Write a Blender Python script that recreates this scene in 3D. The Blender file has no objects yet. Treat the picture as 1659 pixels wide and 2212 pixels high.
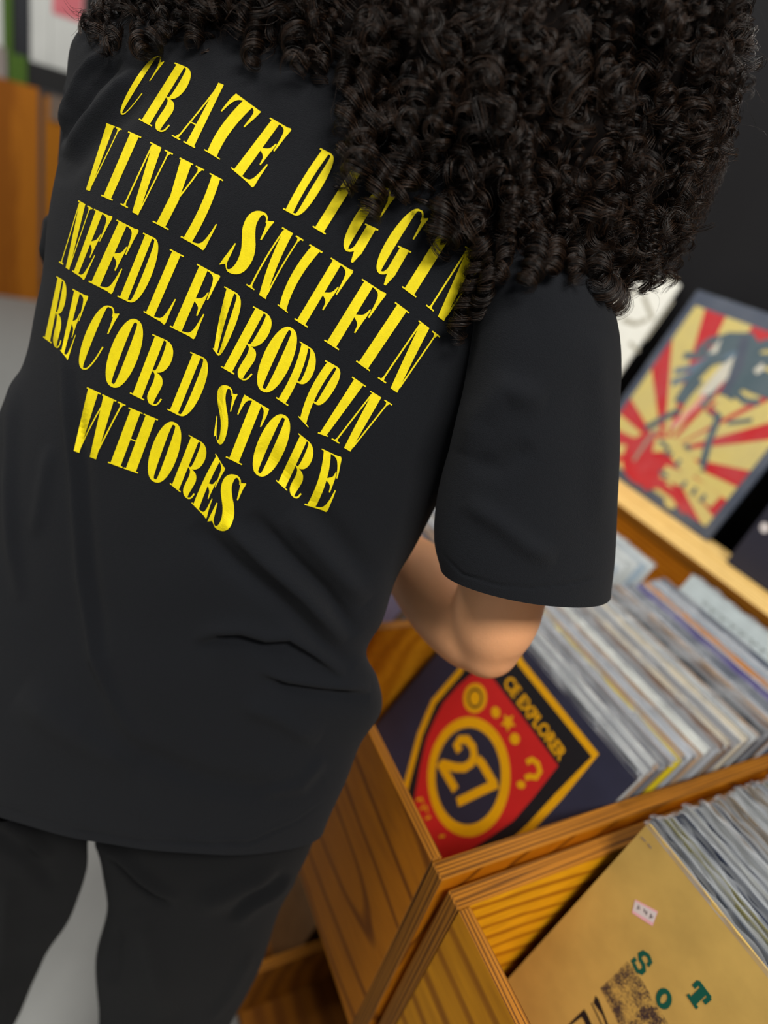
import bpy, bmesh, math, random
import numpy as np
from mathutils import Vector, Matrix, noise
from mathutils.bvhtree import BVHTree

random.seed(7)
rng = np.random.default_rng(11)
SC = bpy.context.scene
COL = SC.collection

# ------------------------------------------------------------------ camera
W_, H_, F_ = 1659.0, 2212.0, 1350.0
EYE = 1.42                                   # height of the lens above the floor


def nrm(v):
    v = np.asarray(v, float)
    return v / np.linalg.norm(v)


_x = -nrm((-743, -953, F_))                  # world +x seen from the camera (right, down, forward)
_d = nrm((-736, 2486, F_))
_d = nrm(_d - _x * np.dot(_d, _x))
_z = -_d
_y = np.cross(_z, _x)
R_C2W = np.array([_x, _y, _z])               # rows: world axes in camera coords
CAM = np.array([0.0, 0.0, EYE])
cR, cD, cF = R_C2W[:, 0], R_C2W[:, 1], R_C2W[:, 2]

cd = bpy.data.cameras.new('camera')
cam = bpy.data.objects.new('camera', cd)
COL.objects.link(cam)
cd.sensor_fit = 'HORIZONTAL'
cd.sensor_width = 36.0
cd.lens = F_ / W_ * 36.0
cd.clip_start = 0.02
cam.matrix_world = Matrix((
    (cR[0], -cD[0], -cF[0], CAM[0]),
    (cR[1], -cD[1], -cF[1], CAM[1]),
    (cR[2], -cD[2], -cF[2], CAM[2]),
    (0, 0, 0, 1)))
cd.dof.use_dof = True
cd.dof.focus_distance = 0.46
cd.dof.aperture_fstop = 3.1
SC.camera = cam


def P(px, py, d):
    """point seen at (px, py) of the 1659x2212 frame, d metres in front of the lens plane"""
    v = np.array([(px - W_ / 2) / F_ * d, (py - H_ / 2) / F_ * d, d])
    return CAM + R_C2W @ v


def proj(p):
    v = R_C2W.T @ (np.asarray(p) - CAM)
    return v[0] / v[2] * F_ + W_ / 2, v[1] / v[2] * F_ + H_ / 2


# ------------------------------------------------------------------ world, lights, exposure
SC.view_settings.view_transform = 'Standard'
SC.view_settings.look = 'None'
SC.view_settings.exposure = 0.0
SC.view_settings.gamma = 1.0
SC.cycles.transparent_max_bounces = 24
wd = bpy.data.worlds.new('world')
SC.world = wd
wd.use_nodes = True
wd.node_tree.nodes['Background'].inputs[0].default_value = (0.95, 0.97, 1.0, 1)
wd.node_tree.nodes['Background'].inputs[1].default_value = 0.22


def lamp(name, loc, target, sx, sy, power, col=(1, 0.96, 0.9)):
    l = bpy.data.lights.new(name, 'AREA')
    l.shape = 'RECTANGLE'
    l.size, l.size_y = sx, sy
    l.energy = power
    l.color = col
    o = bpy.data.objects.new(name, l)
    COL.objects.link(o)
    o.location = loc
    o.rotation_euler = (Vector(target) - Vector(loc)).to_track_quat('-Z', 'Y').to_euler()
    return o


lamp('ceiling_lamp', (0.85, 0.15, 2.75), (0.2, 0.3, 0.0), 1.0, 0.4, 52)
lamp('ceiling_lamp', (-1.0, -0.9, 2.75), (-0.9, -0.5, 0.0), 1.2, 0.5, 22)
lamp('ceiling_lamp', (-3.8, -0.3, 2.75), (-4.0, 0.0, 0.0), 1.2, 0.5, 25)
lamp('ceiling_lamp', (-1.1, 0.95, 2.75), (-1.0, 1.1, 0.0), 1.2, 0.3, 18)


# ------------------------------------------------------------------ helpers
def wm(o):
    m = Matrix.LocRotScale(o.location, o.rotation_euler, o.scale)
    return m if o.parent is None else wm(o.parent) @ o.matrix_parent_inverse @ m


def link(name, me, parent=None, mats=(), local=False):
    """meshes are built in world coordinates; local=True: in the parent's own"""
    o = bpy.data.objects.new(name, me)
    COL.objects.link(o)
    for m in mats:
        me.materials.append(m)
    if parent is not None:
        o.parent = parent
        if not local:
            o.matrix_parent_inverse = wm(parent).inverted()
    return o


def mesh(name, verts, faces, parent=None, mats=(), smooth=False, fmat=None, local=False):
    me = bpy.data.meshes.new(name)
    me.from_pydata([tuple(map(float, v)) for v in verts], [], faces)
    if fmat is not None:
        for p_, m_ in zip(me.polygons, fmat):
            p_.material_index = m_
    if smooth:
        for p_ in me.polygons:
            p_.use_smooth = True
    me.update()
    return link(name, me, parent, mats, local)


def empty(name, loc, label=None, cat=None, group=None):
    o = bpy.data.objects.new(name, None)
    COL.objects.link(o)
    o.location = loc
    o.empty_display_size = 0.05
    tag(o, label, cat, group)
    return o


def tag(o, label=None, cat=None, group=None, kind=None):
    if label: o['label'] = label
    if cat: o['category'] = cat
    if group: o['group'] = group
    if kind: o['kind'] = kind
    return o


def bm_to(name, bm, parent=None, mats=(), smooth=False):
    me = bpy.data.meshes.new(name)
    bm.to_mesh(me)
    bm.free()
    if smooth:
        for p_ in me.polygons:
            p_.use_smooth = True
    return link(name, me, parent, mats)


def srgb(r, g, b):
    f = lambda c: (c / 255 / 12.92) if c / 255 <= 0.04045 else ((c / 255 + 0.055) / 1.055) ** 2.4
    return (f(r), f(g), f(b), 1)


# ------------------------------------------------------------------ materials
def mat(name, col, rough=0.6, spec=0.5, bump=0.0, bscale=200, noise_col=0.0, nscale=8, sheen=0.0):
    m = bpy.data.materials.new(name)
    m.use_nodes = True
    nt = m.node_tree
    b = nt.nodes['Principled BSDF']
    b.inputs['Base Color'].default_value = col
    b.inputs['Roughness'].default_value = rough
    b.inputs['Specular IOR Level'].default_value = spec
    if sheen:
        b.inputs['Sheen Weight'].default_value = sheen
        b.inputs['Sheen Roughness'].default_value = 0.6
    tc = nt.nodes.new('ShaderNodeTexCoord')
    if noise_col:
        n = nt.nodes.new('ShaderNodeTexNoise')
        n.inputs['Scale'].default_value = nscale
        n.inputs['Detail'].default_value = 6
        nt.links.new(tc.outputs['Object'], n.inputs['Vector'])
        mx = nt.nodes.new('ShaderNodeMix')
        mx.data_type = 'RGBA'
        mx.inputs['A'].default_value = tuple(c * (1 - noise_col) for c in col[:3]) + (1,)
        mx.inputs['B'].default_value = tuple(min(1, c * (1 + noise_col)) for c in col[:3]) + (1,)
        nt.links.new(n.outputs['Fac'], mx.inputs['Factor'])
        nt.links.new(mx.outputs['Result'], b.inputs['Base Color'])
    if bump:
        n2 = nt.nodes.new('ShaderNodeTexNoise')
        n2.inputs['Scale'].default_value = bscale
        n2.inputs['Detail'].default_value = 4
        nt.links.new(tc.outputs['Object'], n2.inputs['Vector'])
        bp = nt.nodes.new('ShaderNodeBump')
        bp.inputs['Strength'].default_value = bump
        bp.inputs['Distance'].default_value = 0.001
        nt.links.new(n2.outputs['Fac'], bp.inputs['Height'])
        nt.links.new(bp.outputs['Normal'], b.inputs['Normal'])
    return m


def wood(name, dark, light, scale=(6, 60, 60), dist=6.0, wscale=1.0, rough=0.6, detail=2.0, contrast=(0.25, 0.75), off=(0, 0, 0), bands=False, sph=False):
    """grain runs along the axis with the small scale"""
    m = bpy.data.materials.new(name)
    m.use_nodes = True
    nt = m.node_tree
    b = nt.nodes['Principled BSDF']
    b.inputs['Roughness'].default_value = rough
    b.inputs['Specular IOR Level'].default_value = 0.22
    tc = nt.nodes.new('ShaderNodeTexCoord')
    mp = nt.nodes.new('ShaderNodeMapping')
    mp.inputs['Scale'].default_value = scale
    mp.inputs['Location'].default_value = off
    nt.links.new(tc.outputs['Object'], mp.inputs['Vector'])
    wv = nt.nodes.new('ShaderNodeTexWave')
    ax_ = 'XYZ'[list(scale).index(min(scale))]
    if bands:
        wv.wave_type = 'BANDS'
        wv.bands_direction = 'DIAGONAL'
    else:
        wv.wave_type = 'RINGS'
        wv.rings_direction = 'SPHERICAL' if sph else ax_
    wv.inputs['Scale'].default_value = wscale
    wv.inputs['Distortion'].default_value = dist
    wv.inputs['Detail'].default_value = detail
    wv.inputs['Detail Scale'].default_value = 1.2
    nt.links.new(mp.outputs['Vector'], wv.inputs['Vector'])
    nz = nt.nodes.new('ShaderNodeTexNoise')
    nz.inputs['Scale'].default_value = 14
    nz.inputs['Detail'].default_value = 8
    nt.links.new(mp.outputs['Vector'], nz.inputs['Vector'])
    r1 = nt.nodes.new('ShaderNodeValToRGB')
    r1.color_ramp.elements[0].position = contrast[0]
    r1.color_ramp.elements[1].position = contrast[1]
    r1.color_ramp.elements[0].color = dark
    r1.color_ramp.elements[1].color = light
    nt.links.new(wv.outputs['Fac'], r1.inputs['Fac'])
    mx = nt.nodes.new('ShaderNodeMix')
    mx.data_type = 'RGBA'
    mx.blend_type = 'MULTIPLY'
    mx.inputs['Factor'].default_value = 0.45
    nt.links.new(r1.outputs['Color'], mx.inputs['A'])
    r2 = nt.nodes.new('ShaderNodeValToRGB')
    r2.color_ramp.elements[0].position = 0.3
    r2.color_ramp.elements[1].position = 0.7
    r2.color_ramp.elements[0].color = (0.5, 0.42, 0.35, 1)
    r2.color_ramp.elements[1].color = (1, 1, 1, 1)
    nt.links.new(nz.outputs['Fac'], r2.inputs['Fac'])
    nt.links.new(r2.outputs['Color'], mx.inputs['B'])
    nt.links.new(mx.outputs['Result'], b.inputs['Base Color'])
    return m


def obj_color_mat(name, rough=0.5, nz=0.10):
    m = bpy.data.materials.new(name)
    m.use_nodes = True
    nt = m.node_tree
    b = nt.nodes['Principled BSDF']
    b.inputs['Roughness'].default_value = rough
    oi = nt.nodes.new('ShaderNodeObjectInfo')
    tc = nt.nodes.new('ShaderNodeTexCoord')
    n = nt.nodes.new('ShaderNodeTexNoise')
    n.inputs['Scale'].default_value = 30
    n.inputs['Detail'].default_value = 5
    ad = nt.nodes.new('ShaderNodeVectorMath')
    ad.operation = 'ADD'
    nt.links.new(tc.outputs['Object'], ad.inputs[0])
    nt.links.new(oi.outputs['Random'], ad.inputs[1])
    nt.links.new(ad.outputs['Vector'], n.inputs['Vector'])
    mr = nt.nodes.new('ShaderNodeMapRange')
    mr.inputs['From Min'].default_value = 0.3
    mr.inputs['From Max'].default_value = 0.7
    mr.inputs['To Min'].default_value = 1 - nz * 1.5
    mr.inputs['To Max'].default_value = 1 + nz * 0.5
    nt.links.new(n.outputs['Fac'], mr.inputs['Value'])
    vm = nt.nodes.new('ShaderNodeVectorMath')
    vm.operation = 'SCALE'
    nt.links.new(oi.outputs['Color'], vm.inputs[0])
    nt.links.new(mr.outputs['Result'], vm.inputs['Scale'])
    nt.links.new(vm.outputs['Vector'], b.inputs['Base Color'])
    return m


M = {}
M['shirt'] = mat('black_cotton', (0.0052, 0.0062, 0.0086, 1), 0.92, 0.16, 0.8, 1500, 0.25, 9, sheen=0.035)
M['trouser'] = mat('black_twill', (0.0045, 0.0048, 0.0055, 1), 0.9, 0.15, 0.8, 1200, 0.3, 7, sheen=0.03)
M['ink'] = mat('yellow_ink', srgb(228, 208, 0), 0.7, 0.3, 0.2, 900, 0.16, 160)
M['skin'] = mat('skin', srgb(240, 174, 124), 0.55, 0.4, 0.25, 500, 0.14, 22)
M['skin'].node_tree.nodes['Principled BSDF'].inputs['Subsurface Weight'].default_value = 0.08
M['skin'].node_tree.nodes['Principled BSDF'].inputs['Subsurface Radius'].default_value = (0.01, 0.004, 0.002)
M['hair'] = mat('dark_brown_hair', (0.017, 0.0098, 0.0066, 1), 0.4, 0.32)
hn = M['hair'].node_tree
hi = hn.nodes.new('ShaderNodeHairInfo')
hr = hn.nodes.new('ShaderNodeValToRGB')
hr.color_ramp.elements[0].position = 0.3
hr.color_ramp.elements[0].color = (0.0036, 0.0022, 0.0016, 1)
hr.color_ramp.elements[1].color = (0.036, 0.0175, 0.0085, 1)
hn.links.new(hi.outputs['Random'], hr.inputs['Fac'])
hn.links.new(hr.outputs['Color'], hn.nodes['Principled BSDF'].inputs['Base Color'])
M['hair_in'] = mat('hair_mass', (0.003, 0.0021, 0.0018, 1), 0.9, 0.05)
M['shoe'] = mat('black_leather', (0.012, 0.012, 0.013, 1), 0.4)
M['ply_face'] = wood('oak_ply_face', srgb(128, 70, 3), srgb(190, 114, 5), (1.25, 5, 5), 4.2, 1.35, detail=2.0, contrast=(0.0, 0.11), off=(-0.12, 0.1, 0.1), sph=True)
M['ply_side'] = wood('oak_ply_side', srgb(184, 114, 6), srgb(244, 176, 14), (5, 1.9, 5), 2.6, 2.6, detail=1.0, contrast=(0.0, 0.4), off=(0.3, 0.9, 0.75), sph=True)
M['ply_front2'] = wood('oak_ply_pale', srgb(160, 98, 8), srgb(206, 138, 14), (1.2, 6, 6), 3.0, 1.3, contrast=(0.0, 0.3), off=(0.2, 0.1, 0.4), sph=True)
M['ply_plain'] = wood('ply_plain', srgb(190, 122, 14), srgb(214, 146, 24), (1.5, 8, 8), 4.0, 1.0)
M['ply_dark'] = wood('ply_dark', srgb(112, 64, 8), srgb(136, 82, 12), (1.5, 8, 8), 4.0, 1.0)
M['ply_back'] = wood('oak_ply_back', srgb(176, 102, 12), srgb(198, 124, 20), (2, 14, 14), 2.0, 2.0)
M['ledge'] = wood('pale_ledge', srgb(226, 186, 108), srgb(246, 212, 140), (2, 14, 14), 2.0, 2.0)
M['ply_edge_x'] = wood('ply_edge_x', srgb(100, 60, 12), srgb(166, 106, 26), (2.0, 150, 150), 5.0, 1.0, 0.55, contrast=(0.0, 0.8), bands=True)
M['ply_edge_y'] = wood('ply_edge_y', srgb(100, 60, 12), srgb(166, 106, 26), (150, 2.0, 150), 5.0, 1.0, 0.55, contrast=(0.0, 0.8), bands=True)
M['ply_edge_z'] = wood('ply_edge_z', srgb(100, 60, 12), srgb(166, 106, 26), (150, 150, 2.0), 5.0, 1.0, 0.55, contrast=(0.0, 0.8), bands=True)
M['wall'] = mat('charcoal_wall', (0.0105, 0.0105, 0.012, 1), 0.85, 0.2, 0.3, 60, 0.35, 3)
M['white_wall'] = mat('grey_wall', (0.45, 0.45, 0.45, 1), 0.9)
M['floor'] = mat('grey_floor', srgb(150, 152, 150), 0.75, 0.3, 0.15, 120, 0.08, 14)
M['jacket'] = obj_color_mat('record_jacket', 0.5)
M['far_wood'] = wood('far_wood', srgb(160, 92, 12), srgb(190, 116, 22), (20, 20, 2), 2, 1.5)
M['far_wood2'] = wood('far_wood_pale', srgb(186, 116, 16), srgb(210, 136, 26), (20, 20, 2), 2, 1.5)
M['white'] = mat('white_paper', srgb(222, 224, 220), 0.6, noise_col=0.1)
M['black'] = mat('black_matte', (0.008, 0.008, 0.009, 1), 0.7)
M['green'] = mat('green_print', srgb(70, 104, 14), 0.7)
M['pink'] = mat('pink_print', srgb(226, 120, 130), 0.7, noise_col=0.3, nscale=12)
M['greyblock'] = mat('grey_block', srgb(120, 104, 92), 0.8)

# clear plastic outer sleeve: part see-through, part milky gloss
pm = bpy.data.materials.new('clear_plastic')
pm.use_nodes = True
nt = pm.node_tree
bs = nt.nodes['Principled BSDF']
bs.inputs['Base Color'].default_value = (0.50, 0.53, 0.56, 1)
bs.inputs['Roughness'].default_value = 0.22
tr = nt.nodes.new('ShaderNodeBsdfTransparent')
ms = nt.nodes.new('ShaderNodeMixShader')
tc = nt.nodes.new('ShaderNodeTexCoord')
nz = nt.nodes.new('ShaderNodeTexNoise')
nz.inputs['Scale'].default_value = 14
nt.links.new(tc.outputs['Object'], nz.inputs['Vector'])
mr = nt.nodes.new('ShaderNodeMapRange')
mr.inputs['From Min'].default_value = 0.35
mr.inputs['From Max'].default_value = 0.7
mr.inputs['To Min'].default_value = 0.10
mr.inputs['To Max'].default_value = 0.55
nt.links.new(nz.outputs['Fac'], mr.inputs['Value'])
nt.links.new(mr.outputs['Result'], ms.inputs['Fac'])
nt.links.new(tr.outputs[0], ms.inputs[1])
nt.links.new(bs.outputs[0], ms.inputs[2])
nt.links.new(ms.outputs[0], nt.nodes['Material Output'].inputs['Surface'])
M['plastic'] = pm
pg = pm.copy()                                # thinner film lying on covers
pg.name = 'clear_film'
for n in pg.node_tree.nodes:
    if n.type == 'MAP_RANGE':
        n.inputs['To Min'].default_value = 0.0
        n.inputs['To Max'].default_value = 0.10
M['film'] = pg


def box(x0, x1, y0, y1, z0, z1):
    v = [(x, y, z) for x in (x0, x1) for y in (y0, y1) for z in (z0, z1)]
    f = [(0, 1, 3, 2), (4, 6, 7, 5), (0, 4, 5, 1), (2, 3, 7, 6), (0, 2, 6, 4), (1, 5, 7, 3)]
    return v, f


def panel(name, x0, x1, y0, y1, z0, z1, parent, face, bev=0.0012, label=None):
    """plywood board: the two broad faces show veneer, the four thin ones the plies"""
    dims = (x1 - x0, y1 - y0, z1 - z0)
    thin = dims.index(min(dims))
    c = Vector(((x0 + x1) / 2, (y0 + y1) / 2, (z0 + z1) / 2))
    bm = bmesh.new()
    v, f = box(x0 - c.x, x1 - c.x, y0 - c.y, y1 - c.y, z0 - c.z, z1 - c.z)
    bv = [bm.verts.new(q) for q in v]
    for q in f:
        bm.faces.new([bv[i] for i in q])
    bm.normal_update()
    if bev:
        bmesh.ops.bevel(bm, geom=bm.edges[:], offset=bev, segments=1, affect='EDGES', profile=0.5)
    mats = [M[face], M['ply_edge_x'], M['ply_edge_y'], M['ply_edge_z']]
    long_axes = [a for a in range(3) if a != thin]
    bm.normal_update()
    for fc in bm.faces:
        n = [abs(q) for q in fc.normal]
        a = n.index(max(n))
        if a == thin and n[a] > 0.9:
            fc.material_index = 0
        else:
            la = [q for q in long_axes if q != a]
            fc.material_index = 1 + (la[0] if la else long_axes[0])
    me = bpy.data.meshes.new(name)
    bm.to_mesh(me)
    bm.free()
    for m_ in mats:
        me.materials.append(m_)
    o = bpy.data.objects.new(name, me)
    COL.objects.link(o)
    o.location = c - (parent.location if parent else Vector())
    o.parent = parent
    if label: o['label'] = label
    return o


Z = lambda r: EYE + r                        # heights measured from the lens

# ------------------------------------------------------------------ setting
v, f = box(-7.2, 1.6, -2.6, 1.36, -0.05, 0.0)
tag(mesh('floor', v, f, mats=[M['floor']]), kind='structure')
v, f = box(-7.2, 1.6, 1.36, 1.46, 0.0, 3.0)
tag(mesh('wall_back', v, f, mats=[M['wall']]), kind='structure')
v, f = box(-7.3, -7.2, -2.6, 1.46, 0.0, 3.0)
tag(mesh('wall_left', v, f, mats=[M['white_wall']]), kind='structure')

# ------------------------------------------------------------------ record bins
TOP = Z(-0.530)
FY = 0.316
BB = Z(-0.862)
binA = empty('record_bin', (-0.58, FY, BB), 'wide plywood record bin with brown grained front panel beside the person', 'record bin')
panel('side_panel', -0.242, -0.224, FY, 1.09, BB, TOP, binA, 'ply_face')
panel('front_panel', -0.93, -0.2425, FY, FY + 0.012, BB, TOP + 0.001, binA, 'ply_face')
panel('divider', -0.594, -0.578, FY + 0.0125, 1.09, Z(-0.80), Z(-0.556), binA, 'ply_plain')
panel('side_panel', -0.948, -0.9305, FY, 1.09, BB, TOP, binA, 'ply_face')
panel('bottom_panel', -0.93, -0.2425, FY + 0.0125, 1.09, Z(-0.803), Z(-0.790), binA, 'ply_back')

binB = empty('record_bin', (0.0, FY + 0.006, BB), 'golden plywood record bin holding the beige cover, nearest the camera', 'record bin')
TB = Z(-0.537)
panel('side_panel', -0.2175, -0.1995, FY + 0.006, 1.09, BB, TB, binB, 'ply_side')
panel('front_panel', -0.199, 0.17, FY + 0.006, FY + 0.019, BB, TB + 0.001, binB, 'ply_front2')
panel('side_panel', 0.1705, 0.188, FY + 0.006, 1.09, BB, TB, binB, 'ply_side')
panel('bottom_panel', -0.199, 0.17, FY + 0.0195, 1.09, Z(-0.803), Z(-0.790), binB, 'ply_back')

low = empty('lower_record_bin', (-0.45, 0.30, 0.0), 'brown plywood storage bin below the record bins, near the floor', 'record bin')
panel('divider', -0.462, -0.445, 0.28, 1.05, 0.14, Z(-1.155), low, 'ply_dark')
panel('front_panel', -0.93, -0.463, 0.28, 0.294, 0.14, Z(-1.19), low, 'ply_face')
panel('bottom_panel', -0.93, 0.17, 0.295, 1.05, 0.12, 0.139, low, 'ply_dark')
panel('side_panel', 0.171, 0.188, 0.28, 1.05, 0.0, BB - 0.002, low, 'ply_face')
panel('side_panel', -0.948, -0.931, 0.28, 1.05, 0.0, BB - 0.002, low, 'ply_face')
panel('kick_board', -0.93, 0.17, 0.36, 0.375, 0.0, 0.119, low, 'ply_back')

led = empty('display_ledge', (-0.8, 1.16, 0.0), 'long pale wooden ledge with orange back board behind the bins', 'ledge')
panel('back_board', -2.4, 0.6, 1.0955, 1.109, 0.0, Z(-0.50), led, 'ply_back')
panel('ledge_board', -2.4, 0.6, 1.0925, 1.228, Z(-0.499), Z(-0.480), led, 'ledge')
panel('support_board', -2.4, 0.6, 1.212, 1.226, 0.0, Z(-0.50), led, 'ply_back')

# ------------------------------------------------------------------ records
LP = 0.315


def rounded_rect(w, h, r, n=4):
    pts = []
    for cx, cy, a0 in ((w / 2 - r, r, -90), (w / 2 - r, h - r, 0), (-w / 2 + r, h - r, 90), (-w / 2 + r, r, 180)):
        for k in range(n + 1):
            a = math.radians(a0 + 90 * k / n)
            pts.append((cx + r * math.cos(a), cy + r * math.sin(a)))
    return pts


def jacket_mesh(name, w=LP, h=LP, t=0.0028, r=0.002):
    pts = rounded_rect(w, h, r)
    n = len(pts)
    v = [(x, -t / 2, z) for x, z in pts] + [(x, t / 2, z) for x, z in pts]
    f = [tuple(range(n)), tuple(range(2 * n - 1, n - 1, -1))]
    f += [(i, i + n, (i + 1) % n + n, (i + 1) % n) for i in range(n)]
    me = bpy.data.meshes.new(name)
    me.from_pydata(v, [], f)
    me.materials.append(M['jacket'])
    return me


def lip_mesh(name, seed, w=LP, h=LP):
    """open, crinkled top edge of the clear outer sleeve, standing a little above the jacket"""
    r_ = random.Random(seed)
    n = 60
    v, f = [], []
    for side in (-1, 1):
        ph = r_.random() * 9
        base = len(v)
        for i in range(n + 1):
            x = -w / 2 - 0.003 + (w + 0.006) * i / n
            amp = 0.0008
            dy = side * 0.0017 + amp * math.sin(x * 90 + ph) * 0.5 + amp * 0.5 * math.sin(x * 210 + ph * 2)
            hz = h + 0.0022 + 0.0012 * math.sin(x * 60 + ph) + 0.0012 * math.sin(x * 171 + ph * 3)
            if i in (0, n): hz -= 0.003
            v += [(x, side * 0.0016, h - 0.004), (x, dy, h), (x, dy * 1.5, hz)]
        for i in range(n):
            for k in range(2):
                a = base + 3 * i + k
                f.append((a, a + 3, a + 4, a + 1))
    me = bpy.data.meshes.new(name)
    me.from_pydata(v, [], f)
    me.materials.append(M['plastic'])
    for p_ in me.polygons: p_.use_smooth = True
    return me


JM = jacket_mesh('vinyl_record')
LM = [lip_mesh('plastic_sleeve', s) for s in range(6)]
ORD = ('first second third fourth fifth sixth seventh eighth ninth tenth eleventh twelfth thirteenth fourteenth fifteenth sixteenth '
       'seventeenth eighteenth nineteenth twentieth').split()
TENS = {20: 'twenty', 30: 'thirty', 40: 'forty', 50: 'fifty', 60: 'sixty', 70: 'seventy', 80: 'eighty', 90: 'ninety'}


def ordinal(n):
    if n <= 20: return ORD[n - 1]
    t, u = n // 10 * 10, n % 10
    return TENS[t][:-1] + 'ieth' if u == 0 else TENS[t] + '-' + ORD[u - 1]


def place_record(xc, ytop, ztop, lean, color, label, group, lip=True, rz=0.0, me=None, h=LP):
    """xc: centre along the bin, (ytop, ztop): top edge, lean: radians back from upright"""
    o = bpy.data.objects.new('vinyl_record', me or JM)
    COL.objects.link(o)
    o.location = (xc, ytop - h * math.sin(lean), ztop - h * math.cos(lean))
    o.rotation_euler = (-lean, 0, rz)
    o.color = color
    tag(o, label, 'record', group)
    if lip:
        c = bpy.data.objects.new('plastic_sleeve', random.choice(LM))
        COL.objects.link(c)
        c.parent = o
    return o




LEAN_A = math.radians(25)
# --- the badge cover at the front of bin A (its own mesh, prints added below)
recA = place_record(-0.4005, 0.575, Z(-0.4945), LEAN_A, srgb(44, 46, 66),
                    'navy record cover with red shield badge and yellow 27', None, lip=False)

# ---- flat prints on covers: outlines are laid on the cover's own plane
class Print:
    """polygons and strokes gathered on the front face of an upright sheet (local x, z), one mesh per print"""

    def __init__(self, sheet, t=0.0028):
        self.o, self.v, self.f, self.m, self.mats, self.lay = sheet, [], [], [], [], 0
        self.t = t
        mw = wm(sheet)
        self.mi = np.array(mw.inverted())
        self.cam_l = (self.mi @ np.append(CAM, 1))[:3]

    def uv(self, px, py):
        q = (self.mi @ np.append(P(px, py, 1.0), 1))[:3]
        d = q - self.cam_l
        k = (-self.t / 2 - self.cam_l[1]) / d[1]
        r = self.cam_l + d * k
        return r[0], r[2]

    def idx(self, m):
        if m not in self.mats: self.mats.append(m)
        return self.mats.index(m)

    def poly(self, pts, m, px=True):
        q = [self.uv(*p_) for p_ in pts] if px else pts
        q = [(max(-self.hw, min(self.hw, x)), max(0.001, min(self.hh, z))) for x, z in q] if hasattr(self, 'hw') else q
        self.lay += 1
        y = -self.t / 2 - 0.00004 * self.lay - 0.0001
        b = len(self.v)
        self.v += [(x, y, z) for x, z in q]
        self.f.append(tuple(range(b, b + len(q))))
        self.m.append(self.idx(m))

    def stroke(self, pts, w, m, px=True, closed=False):
        q = [np.array(self.uv(*p_) if px else p_) for p_ in pts]
        if px: w = w * np.linalg.norm(np.array(self.uv(pts[0][0] + 5, pts[0][1] - 3)) - np.array(self.uv(pts[0][0] - 5, pts[0][1] + 3))) / 11.7
        n = len(q)
        L, R = [], []
        for i in range(n):
            a = q[i - 1] if (i or closed) else q[i]
            c = q[(i + 1) % n] if (i < n - 1 or closed) else q[i]
            d = c - a
            d = d / (np.linalg.norm(d) + 1e-9)
            nn = np.array([-d[1], d[0]]) * w / 2
            L.append(q[i] + nn)
            R.append(q[i] - nn)
        self.lay += 1
        y = -self.t / 2 - 0.00004 * self.lay - 0.0001
        b = len(self.v)
        self.v += [(p_[0], y, p_[1]) for p_ in L + R]
        for i in range(n if closed else n - 1):
            j = (i + 1) % n
            self.f.append((b + i, b + j, b + n + j, b + n + i))
            self.m.append(self.idx(m))

    def ring(self, c, ax, w, m):
        """ellipse outline: centre and the two half axes in frame pixels"""
        pts = [(c[0] + ax[0][0] * math.cos(a) + ax[1][0] * math.sin(a), c[1] + ax[0][1] * math.cos(a) + ax[1][1] * math.sin(a))
               for a in np.linspace(0, 2 * math.pi, 64, endpoint=False)]
        self.stroke(pts, w, m, closed=True)

    def disc(self, c, ax, m, k=40):
        self.poly([(c[0] + ax[0][0] * math.cos(a) + ax[1][0] * math.sin(a), c[1] + ax[0][1] * math.cos(a) + ax[1][1] * math.sin(a))
                   for a in np.linspace(0, 2 * math.pi, k, endpoint=False)], m)

    def text(self, s, a, b, up, m, bold=0.02):
        """s set along the baseline a->b (pixels), cap height vector up (pixels)"""
        cu = bpy.data.curves.new('txt', 'FONT')
        cu.body = s
        cu.offset = bold
        cu.resolution_u = 3
        ob = bpy.data.objects.new('txt', cu)
        me = bpy.data.meshes.new_from_object(ob)
        xs = [q.co.x for q in me.vertices]
        x0, x1 = min(xs), max(xs)
        self.lay += 1
        y = -self.t / 2 - 0.00004 * self.lay - 0.0001
        bse = len(self.v)
        for q in me.vertices:
            u = (q.co.x - x0) / (x1 - x0)
            w = q.co.y / 0.70
            X, Zc = self.uv(a[0] + (b[0] - a[0]) * u + up[0] * w, a[1] + (b[1] - a[1]) * u + up[1] * w)
            self.v.append((X, y, Zc))
        for p_ in me.polygons:
            self.f.append(tuple(bse + i for i in p_.vertices))
            self.m.append(self.idx(m))
        bpy.data.objects.remove(ob)
        bpy.data.curves.remove(cu)
        bpy.data.meshes.remove(me)

    def done(self, name):
        return mesh(name, self.v, self.f, self.o, self.mats, fmat=self.m, local=True)


def ink(name, c, rough=0.5):
    return mat(name, srgb(*c), rough, 0.4, noise_col=0.08, nscale=60)


I_red, I_yel, I_blk, I_navy = ink('print_red', (196, 36, 34)), ink('print_yellow', (226, 164, 6)), ink('print_black', (26, 26, 30)), ink('print_navy', (42, 42, 58))
c6 = lambda *pts: [(780 + x / 2.6758, 1400 + y / 2.6758) for x, y in pts]
pr = Print(recA)
pr.hw, pr.hh = LP / 2 - 0.002, LP - 0.002
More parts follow.
